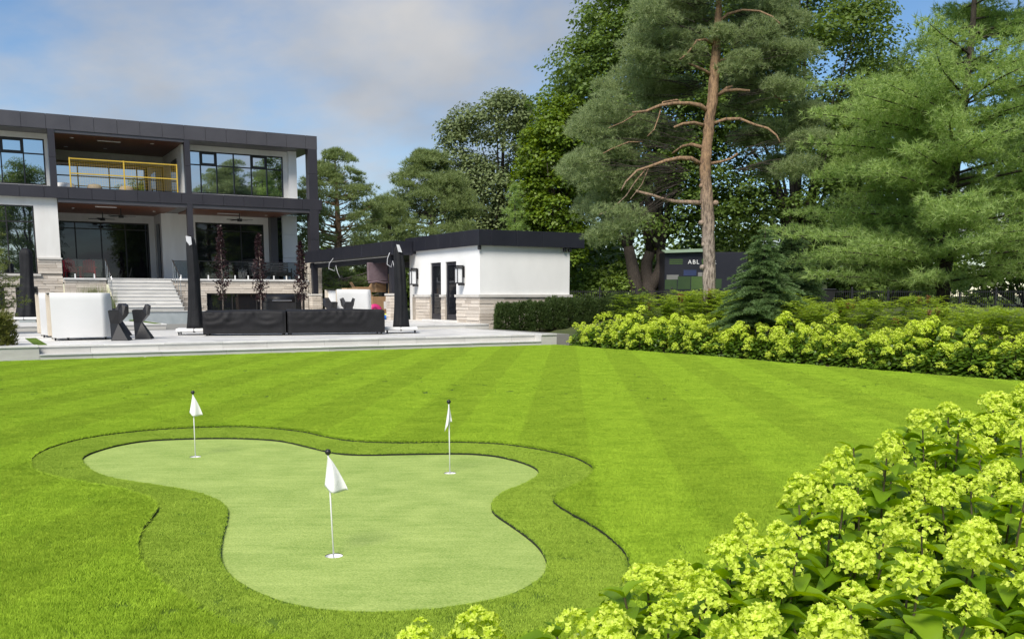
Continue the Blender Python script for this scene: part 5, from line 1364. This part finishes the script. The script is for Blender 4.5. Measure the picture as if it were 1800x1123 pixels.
def purple(px_, top, label, seed, Y=42.0):
    rng = np.random.default_rng(seed); b = atY(px_, 520, Y); b.z = .4; h = atY(px_, top, Y).z - .4; t = thing('purple_beech', label, 'tree', b, 0, 'purple columnar trees before the porch')
    MB().tube([b - Vector((0, 0, .1)), b + Vector((.03, 0, h*.5)), b + Vector((0, 0, h*.97))], [.035, .028, .008], 7).build('trunk', M['pinebark'], t, True)
    n = 950; f = rng.random(n)**.85; z = .95 + f*(h - .95); a = rng.random(n)*6.283
    lump = .75 + .35*np.sin(z*5 + seed) * np.cos(a*2 + z*2)
    r = (.34*np.sin(np.clip(.2 + f*.85, 0, 1)*math.pi)**.7 + .04)*lump*np.sqrt(rng.random(n))
    P = np.array(b) + np.stack([r*np.cos(a), r*np.sin(a), z], 1)
    nm = unit(rng.normal(size=(n, 3)) + np.array([0, 0, .3])); ax = unit(np.cross(nm, rng.normal(size=(n, 3)))); L = .10*(.7 + .7*rng.random(n))
    V, F = kites(P, ax*L[:, None], unit(np.cross(nm, ax))*(L*.36)[:, None]); foliage('crown', V, F, M['purple'], t)
purple(391, 398, 'tallest purple leaved columnar tree in front of the dark porch window', 71); purple(458, 410, 'purple columnar tree before the porch, middle one of three', 72); purple(530, 425, 'purple columnar tree next to the pergola pier', 73)
GP = 'low green plants in the planter below the porch'
lp = bush('low_plant', 'low leafy green plant in the planter below the porch', W(-6.5, 17.5, ZD), (.28, .25, .32), 14, 26, .10, 'bushl', 74, GP, .12, 'plant')
for i in range(11): dup(lp, W(-6.0 + i*.48, 17.2 + (i*5 % 3)*.3, ZD), i*2.1, .8 + (i*3 % 5)*.12)
gsb = W(-11.0, 23.8, .8); gs = thing('ornamental_grass', 'upright ornamental grass in front of the stone wall left of the stairs', 'plant', gsb)
rg = np.random.default_rng(75); Pg = np.array(gsb) + np.stack([rg.normal(size=120)*.45, rg.normal(size=120)*.15, np.zeros(120)], 1)
Vg, Fg = tufts(rg, Pg, np.tile(np.array([0, 0, 1.0]), (120, 1)), 5, 1.15, .012, .10); foliage('blades', Vg, Fg, M['cedar'], gs)

# ------------------------------------------------------------------ flower border beyond the lawn
def bed_point(s, d):
    """s metres along the bed edge from the steps, d metres behind it"""
    L = 0
    for a, b_ in zip(BED_EDGE[:-1], BED_EDGE[1:]):
        a, b_ = Vector((*a, 0)), Vector((*b_, 0)); l = (b_ - a).length
        if L + l >= s or b_ == Vector((*BED_EDGE[-1], 0)):
            p = a + (b_ - a) * ((s - L) / l); q = p + BEDN*d; return Vector((q.x, q.y, max(ground_z(q.x, q.y), -.03) + .02))
        L += l
def head_mesh(name, rng, n, r, h, fl, petals, nc=16):
    """cone shaped panicle of four-petalled florets"""
    i = np.arange(nc); f = (i + .5)/nc; a = i*2.39996; zz = f**.75
    rad = r*np.sqrt(np.clip(1 - zz**1.7, 0, 1))*(.75 + .4*rng.random(nc)); Cc = np.stack([rad*np.cos(a), rad*np.sin(a), h*zz*(.9 + .2*rng.random(nc))], 1)
    cn = unit(np.stack([np.cos(a)*rad/r, np.sin(a)*rad/r, .45 + zz], 1)); w = rng.integers(0, nc, n)     # small clusters make up the panicle
    nrm = unit(cn[w]*.9 + rng.normal(size=(n, 3))*.6); cs = r*.42*(.8 + .5*rng.random(nc))
    P = Cc[w] + nrm*cs[w][:, None]
    k = petals; Pp = np.repeat(P, k, 0); nn = np.repeat(nrm, k, 0)
    ref = unit(np.cross(nn, np.repeat(rng.normal(size=(n, 3)), k, 0))); th = np.tile(np.arange(k)*2*math.pi/k, n)
    ax = ref*np.cos(th)[:, None] + np.cross(nn, ref)*np.sin(th)[:, None]
    ax = unit(ax + nn*(.25 + .5*rng.random((n*k, 1)))); L = fl*(.75 + .5*rng.random(n*k))
    V, F = kites(Pp, ax*L[:, None], unit(np.cross(nn, ax))*(L*.42)[:, None])
    me = mesh_np(name, V, [F]); me.materials.append(M['petal']); return me
rngh = np.random.default_rng(81)
HEAD_FAR = [head_mesh('flower_head', rngh, 84, .10, .13, .036, 2, 9) for _ in range(3)]
FOL_FAR = []
for k in range(4):
    n = 620; d = unit(rngh.normal(size=(n, 3))); d[:, 2] = np.abs(d[:, 2]); r = .45 + .6*rngh.random((n, 1))**.5
    P = d*r*np.array([.42, .42, .72]); nm = unit(d*.5 + UPV*.8 + rngh.normal(size=(n, 3))*.4); ax = unit(np.cross(nm, rngh.normal(size=(n, 3))) + d*.5 - UPV*.25); L = .12*(.7 + .6*rngh.random(n))
    V, F = kites(P, ax*L[:, None], unit(np.cross(nm, ax))*(L*.32)[:, None]); me = mesh_np('foliage', V, [F]); me.materials.append(M['hleaf_far']); FOL_FAR.append(me)
GHF = 'lime flowered hydrangeas along the far edge of the lawn'
LHF = 'lime flowered hydrangea bush in the border along the far lawn edge'
rh = random.Random(82)
stem_me = MB()
for i in range(7): stem_me.tube([(0, 0, -.05), (rh.uniform(-.2, .2), rh.uniform(-.2, .2), .6)], [.01, .006], 4)
sm = bpy.data.meshes.new('stems'); sm.from_pydata(stem_me.v, [], stem_me.f); sm.materials.append(M['stem'])
def far_hydrangea(p, sc, nh, rot):
    t = thing('hydrangea', LHF, 'hydrangea', p, rot, GHF); t.scale = (sc, sc, sc*rh.uniform(.9, 1.1))
    o = bpy.data.objects.new('foliage', rh.choice(FOL_FAR)); COL.objects.link(o); o.parent = t
    o = bpy.data.objects.new('stems', sm); COL.objects.link(o); o.parent = t
    for i in range(nh):
        a = rh.uniform(0, 6.283); el = math.asin(rh.uniform(.05, 1)); r = rh.uniform(1.0, 1.18)
        o = bpy.data.objects.new('flower_head', rh.choice(HEAD_FAR)); COL.objects.link(o); o.parent = t
        o.location = (.44*r*math.cos(a)*math.cos(el), .44*r*math.sin(a)*math.cos(el), .74*r*math.sin(el) + .04)
        o.rotation_euler = (rh.uniform(-.5, .5), rh.uniform(-.5, .5), rh.uniform(0, 6)); s = rh.uniform(.65, 1.1); o.scale = (s, s, s*rh.uniform(.8, 1.1))
total = 15.6
for row, (d0, sp_, z_) in enumerate(((.42, .74, .92), (1.05, .80, 1.12))):
    s = .25 + row*.35
    while s < total:
        p = bed_point(s, d0 + rh.uniform(-.1, .12)); sparse = .55 if (s > 12.2 or 7.2 < s < 8.0) else 1
        far_hydrangea(p, z_*rh.uniform(.82, 1.08), int((21 if row == 0 else 20)*sparse*rh.uniform(.8, 1.15)), rh.uniform(0, 6)); s += sp_*rh.uniform(.85, 1.12)
# false spirea behind
def frond(rng, P0, D0, L, npair, leafl):
    """pinnate leaves: returns leaflet bases, axes, widths"""
    D0 = unit(D0); Ps, As, Ws = [], [], []
    for i in range(npair):
        s = (i + 1)/npair; c = P0 + D0*L[:, None]*s - UPV*(L*.35*s*s)[:, None]
        side = unit(np.cross(D0, UPV + rng.normal(size=D0.shape)*.15))
        for sg in (-1, 1):
            ax = unit(side*sg + D0*.45 - UPV*.15); ll = leafl*(1.05 - .6*s)
            Ps.append(c); As.append(ax*ll); Ws.append(unit(np.cross(ax, UPV + rng.normal(size=ax.shape)*.2))*ll*.19)
    return np.concatenate(Ps), np.concatenate(As), np.concatenate(Ws)
GS = 'ferny false spirea behind the hydrangeas'
LS = 'ferny light green false spirea shrub behind the hydrangea border'
def spirea_mesh(seed):
    rng = np.random.default_rng(seed); n = 190
    a = rng.random(n)*6.283; r = .42*np.sqrt(rng.random(n)); P = np.stack([r*np.cos(a), r*np.sin(a), .40 + .95*rng.random(n)**.7], 1)
    D = np.stack([np.cos(a), np.sin(a), .45 + .3*rng.random(n)], 1)
    p, A, Wd = frond(rng, P, D, .26 + .18*rng.random(n), 9, .125); V, F = kites(p, A, Wd)
    me = mesh_np('foliage', V, [F]); me.materials.append(M['fern']); return me
SPI = [spirea_mesh(90 + k) for k in range(3)]
rngp = np.random.default_rng(95); Pp = np.stack([rngp.normal(size=40)*.025, rngp.normal(size=40)*.025, rngp.random(40)*.2], 1)
Vp, Fp = tufts(rngp, Pp, np.tile(UPV, (40, 1)), 3, .06, .01, .8); PL = mesh_np('seed_plume', Vp, [Fp]); PL.materials.append(M['rust'])
s = .9; i = 0
rs = random.Random(96)
for d0 in (1.9, 2.7, 3.6):
    s = .6 + d0*.2
    while s < 15.6:
        p = bed_point(s, d0 + rs.uniform(-.2, .2)); sc = rs.uniform(.62, 1.12)*(1.05 if s < 6 else .9)
        t = thing('false_spirea', LS, 'shrub', p, rs.uniform(0, 6), GS); t.scale = (sc,)*3
        o = bpy.data.objects.new('foliage', rs.choice(SPI)); COL.objects.link(o); o.parent = t
        o = bpy.data.objects.new('stems', sm); COL.objects.link(o); o.parent = t; o.scale = (1.5, 1.5, 1.3)
        for k in range(rs.choice((0, 0, 1, 2))):
            o = bpy.data.objects.new('seed_plume', PL); COL.objects.link(o); o.parent = t; o.location = (rs.uniform(-.3, .3), rs.uniform(-.3, .3), rs.uniform(1.0, 1.25))
        s += .95*rs.uniform(.85, 1.2)

# ------------------------------------------------------------------ near hydrangeas: leaf by leaf
def leaf_mesh(k):
    """ovate pointed leaf, folded on its midrib and curling down; unit length along +X"""
    rr = random.Random(k); n = 7; V = []; F = []
    curl = rr.uniform(.12, .32); fold = rr.uniform(.10, .22); wmax = rr.uniform(.25, .31)
    for i in range(n + 1):
        s = i/n; w = wmax*math.sin(math.pi*min(1, s**.75*1.0))**.85*(1 - .15*s) if 0 < i < n else 0.0
        z = -curl*s*s + .06*math.sin(s*3)
        V += [(s, -w, z + fold*w/ .3 + .02*math.sin(i*2.2 + k)), (s, 0, z), (s, w, z + fold*w/.3 + .02*math.cos(i*2.1 + k))]
    for i in range(n):
        a = i*3; F += [(a, a+3, a+4, a+1), (a+1, a+4, a+5, a+2)]
    me = bpy.data.meshes.new('leaf'); me.from_pydata(V, [], F); me.update(); me.polygons.foreach_set('use_smooth', [True]*len(F)); me.materials.append(M['hleaf']); return me
LEAF = [leaf_mesh(k) for k in range(6)]
rngn = np.random.default_rng(101)
HEADS = [head_mesh('flower_head', rngn, 170 + 20*(k % 3), .058 + .007*(k % 3), .085 + .018*(k % 4), .0165, 4, 18) for k in range(6)] + [head_mesh('flower_head', rngn, 80, .058, .085, .0145, 4, 12) for k in range(3)]
GN_ = 'lime flowered hydrangeas in the near bed'
def near_hydrangea(p, label, seed, height=.72, nst=17, spread=.42, lean=(0, 0)):
    rr = random.Random(seed); t = thing('hydrangea', label, 'hydrangea', p, 0, GN_); nl = 0
    for i in range(nst):
        a = i*2.39996 + rr.uniform(-.3, .3); rad = spread*math.sqrt((i + .5)/nst)*rr.uniform(.85, 1.1)
        hh = height*(1 - .38*(rad/spread)**2)*rr.uniform(.86, 1.1)
        top = Vector((rad*math.cos(a) + lean[0], rad*math.sin(a) + lean[1], hh)); b_ = Vector((top.x*.22, top.y*.22, -.03)); mid = b_.lerp(top, .55) + Vector((top.x*.10, top.y*.10, .05))
        pts = [b_, b_.lerp(mid, .5), mid, mid.lerp(top, .55) + Vector((0, 0, .012)), top]
        mb = MB(); mb.tube(pts, [.0075, .0065, .0055, .0045, .0035], 6); me = bpy.data.meshes.new('stem'); me.from_pydata([tuple(v) for v in mb.v], [], mb.f); me.materials.append(M['stem']); link('stem', me, None, t)
        flower = rr.random() < .74
        if flower:
            o = bpy.data.objects.new('flower_head', HEADS[rr.randrange(6)] if rr.random() < .68 else HEADS[6 + rr.randrange(3)]); COL.objects.link(o); o.parent = t
            o.location = top - Vector((0, 0, .01)); s = rr.uniform(.62, 1.02); o.scale = (s, s, s*rr.uniform(.85, 1.15))
            o.rotation_euler = (-math.sin(a)*.35*rad/spread + rr.uniform(-.2, .2), math.cos(a)*.35*rad/spread + rr.uniform(-.2, .2), rr.uniform(0, 6))
        def at(s):
            k = min(int(s*4), 3); return pts[k].lerp(pts[k+1], s*4 - k)
        s = .97 if not flower else .90; q = 0
        while s > .30 and nl < 292:
            c = at(s)
            for sg in (0, math.pi):
                if rr.random() < .07: continue
                yaw = a + q*1.5708 + sg + rr.uniform(-.35, .35); L = rr.uniform(.11, .175)*(1.05 - .25*abs(s - .7)) * (.62 if (not flower and s > .9) else 1)
                o = bpy.data.objects.new('leaf', LEAF[rr.randrange(6)]); COL.objects.link(o); o.parent = t; o.location = c
                o.rotation_euler = (rr.uniform(-.35, .35), rr.uniform(-.35, .25) - (.5 if (not flower and s > .9) else 0), yaw); o.scale = (L, L*rr.uniform(.85, 1.1), L); nl += 1
            s -= rr.uniform(.085, .125)/height*.72*(.9); q += 1
    return t
NH = [((.28, 2.62), .58), ((.0, 2.72), .50), ((.62, 2.95), .64), ((.98, 3.2), .70), ((1.3, 3.6), .76), ((1.8, 4.35), .82), ((2.5, 5.15), .87), ((3.0, 5.75), .85), ((3.55, 6.4), .83), ((4.15, 7.05), .83), ((4.8, 7.7), .82),
      ((.85, 2.5), .6), ((1.25, 2.85), .66), ((1.65, 3.3), .72), ((2.1, 3.85), .78), ((2.7, 4.55), .84), ((3.3, 5.2), .86), ((3.9, 5.8), .84), ((4.6, 6.5), .80),
      ((1.45, 2.35), .6), ((1.85, 2.75), .66), ((2.3, 3.2), .72), ((2.85, 3.75), .78), ((3.4, 4.4), .84)]
for i, ((x, y), h) in enumerate(NH):
    lab = ['lime hydrangea standing next to the low one at the bed tip', 'lowest lime flowered hydrangea at the very tip of the near bed by the fringe'][i] if i < 2 else 'lime flowered hydrangea with large broad leaves in the near bed'
    near_hydrangea((x, y, -.03), lab, 200 + i, h)

# ------------------------------------------------------------------ turf blades near the camera
def tuft_object(name, n, size, hgt, wid, mat, seed):
    rng = np.random.default_rng(seed); ra = size*np.sqrt(rng.random(n)); an = rng.random(n)*6.283; P = np.stack([ra*np.cos(an), ra*np.sin(an), np.zeros(n)], 1)
    a = rng.random(n)*6.283; wv = np.stack([np.cos(a), np.sin(a), np.zeros(n)], 1)*wid
    h = hgt*(.6 + .55*rng.random(n)); ln = rng.normal(size=(n, 2))*.45
    tip = P + np.stack([ln[:, 0]*h, ln[:, 1]*h, h], 1); V = np.empty((n, 3, 3)); V[:, 0] = P - wv; V[:, 1] = P + wv; V[:, 2] = tip
    me = mesh_np(name, V.reshape(-1, 3), [np.arange(3*n).reshape(n, 3)]); me.materials.append(mat)
    return bpy.data.objects.new(name, me)
def scatter(name, pts, src, seed, label):
    me = bpy.data.meshes.new(name); me.from_pydata([tuple(p) for p in pts], [], []); o = link(name, me); tag(o, label, 'grass', kind='stuff')
    g = bpy.data.node_groups.new(name, 'GeometryNodeTree')
    g.interface.new_socket('Geometry', in_out='INPUT', socket_type='NodeSocketGeometry'); g.interface.new_socket('Geometry', in_out='OUTPUT', socket_type='NodeSocketGeometry')
    gi = g.nodes.new('NodeGroupInput'); go = g.nodes.new('NodeGroupOutput'); ip = g.nodes.new('GeometryNodeInstanceOnPoints'); oi = g.nodes.new('GeometryNodeObjectInfo')
    oi.inputs['Object'].default_value = src
    rv = g.nodes.new('FunctionNodeRandomValue'); rv.data_type = 'FLOAT_VECTOR'; rv.inputs['Min'].default_value = (0, 0, 0); rv.inputs['Max'].default_value = (0, 0, 6.283); rv.inputs['Seed'].default_value = seed
    g.links.new(gi.outputs[0], ip.inputs['Points']); g.links.new(oi.outputs['Geometry'], ip.inputs['Instance']); g.links.new(rv.outputs['Value'], ip.inputs['Rotation']); g.links.new(ip.outputs[0], go.inputs[0])
    md = o.modifiers.new('blades', 'NODES'); md.node_group = g; return o
rb = np.random.default_rng(7)
n = 190000; nn_ = 80000
Yb = np.concatenate([np.sqrt(rb.uniform(1.5**2, 14.0**2, nn_)), np.sqrt(rb.uniform(14.0**2, 31.0**2, n - nn_))]); Xb = (rb.random(n)*2 - 1)*(.61*Yb + 3.2)
Pb = np.stack([Xb, Yb], 1)
def dist_to(P, loop):
    d = np.full(len(P), 9.0)
    for q in smooth_loop(loop, 4): d = np.minimum(d, np.hypot(P[:, 0] - q[0], P[:, 1] - q[1]))
    return d
Lp = np.array(LAWN)
def regions(P): return inside(P, Lp), inside(P, FRINGE), inside(P, GREEN)
inl, inf, ing = regions(Pb); dF = dist_to(Pb, FRINGE); dG = dist_to(Pb, GREEN)
a = Pb[inl & ~inf & (dF > .065)]; b_ = Pb[inf & ~ing & (dF > .065) & (dG > .065)]
Ye = np.sqrt(rb.uniform(4.0**2, 12.5**2, 420000)); Xe = rb.uniform(-5.2, 1.8, 420000); Pe = np.stack([Xe, Ye], 1)
il, if_, ig = regions(Pe); dFe = dist_to(Pe, FRINGE); dGe = dist_to(Pe, GREEN)      # finer tufts follow the cut edges
a2 = Pe[il & ~if_ & (dFe < .10) & (dFe > .016)]; b2 = Pe[if_ & ~ig & (((dFe < .10) & (dFe > .016)) | ((dGe < .10) & (dGe > .014)))]
tl_ = tuft_object('lawn_tuft', 260, .07, .024, .0019, M['blade'], 1); tf_ = tuft_object('fringe_tuft', 260, .07, .016, .0019, M['fblade'], 2)
tls = tuft_object('lawn_tuft_small', 14, .014, .022, .0019, M['blade'], 3); tfs = tuft_object('fringe_tuft_small', 14, .014, .015, .0019, M['fblade'], 4)
def at_z(P, z): return np.c_[P, np.full(len(P), z)]
scatter('lawn_blades', at_z(a, -.003), tl_, 3, 'upright lime green turf blades of the lawn')
scatter('fringe_blades', at_z(b_, -.021), tf_, 4, 'shorter duller turf blades of the fringe round the putting green')
scatter('lawn_edge_blades', at_z(a2, -.003), tls, 5, 'turf blades along the cut edge of the lawn')
scatter('fringe_edge_blades', at_z(b2, -.021), tfs, 6, 'turf blades along the cut edges of the fringe')
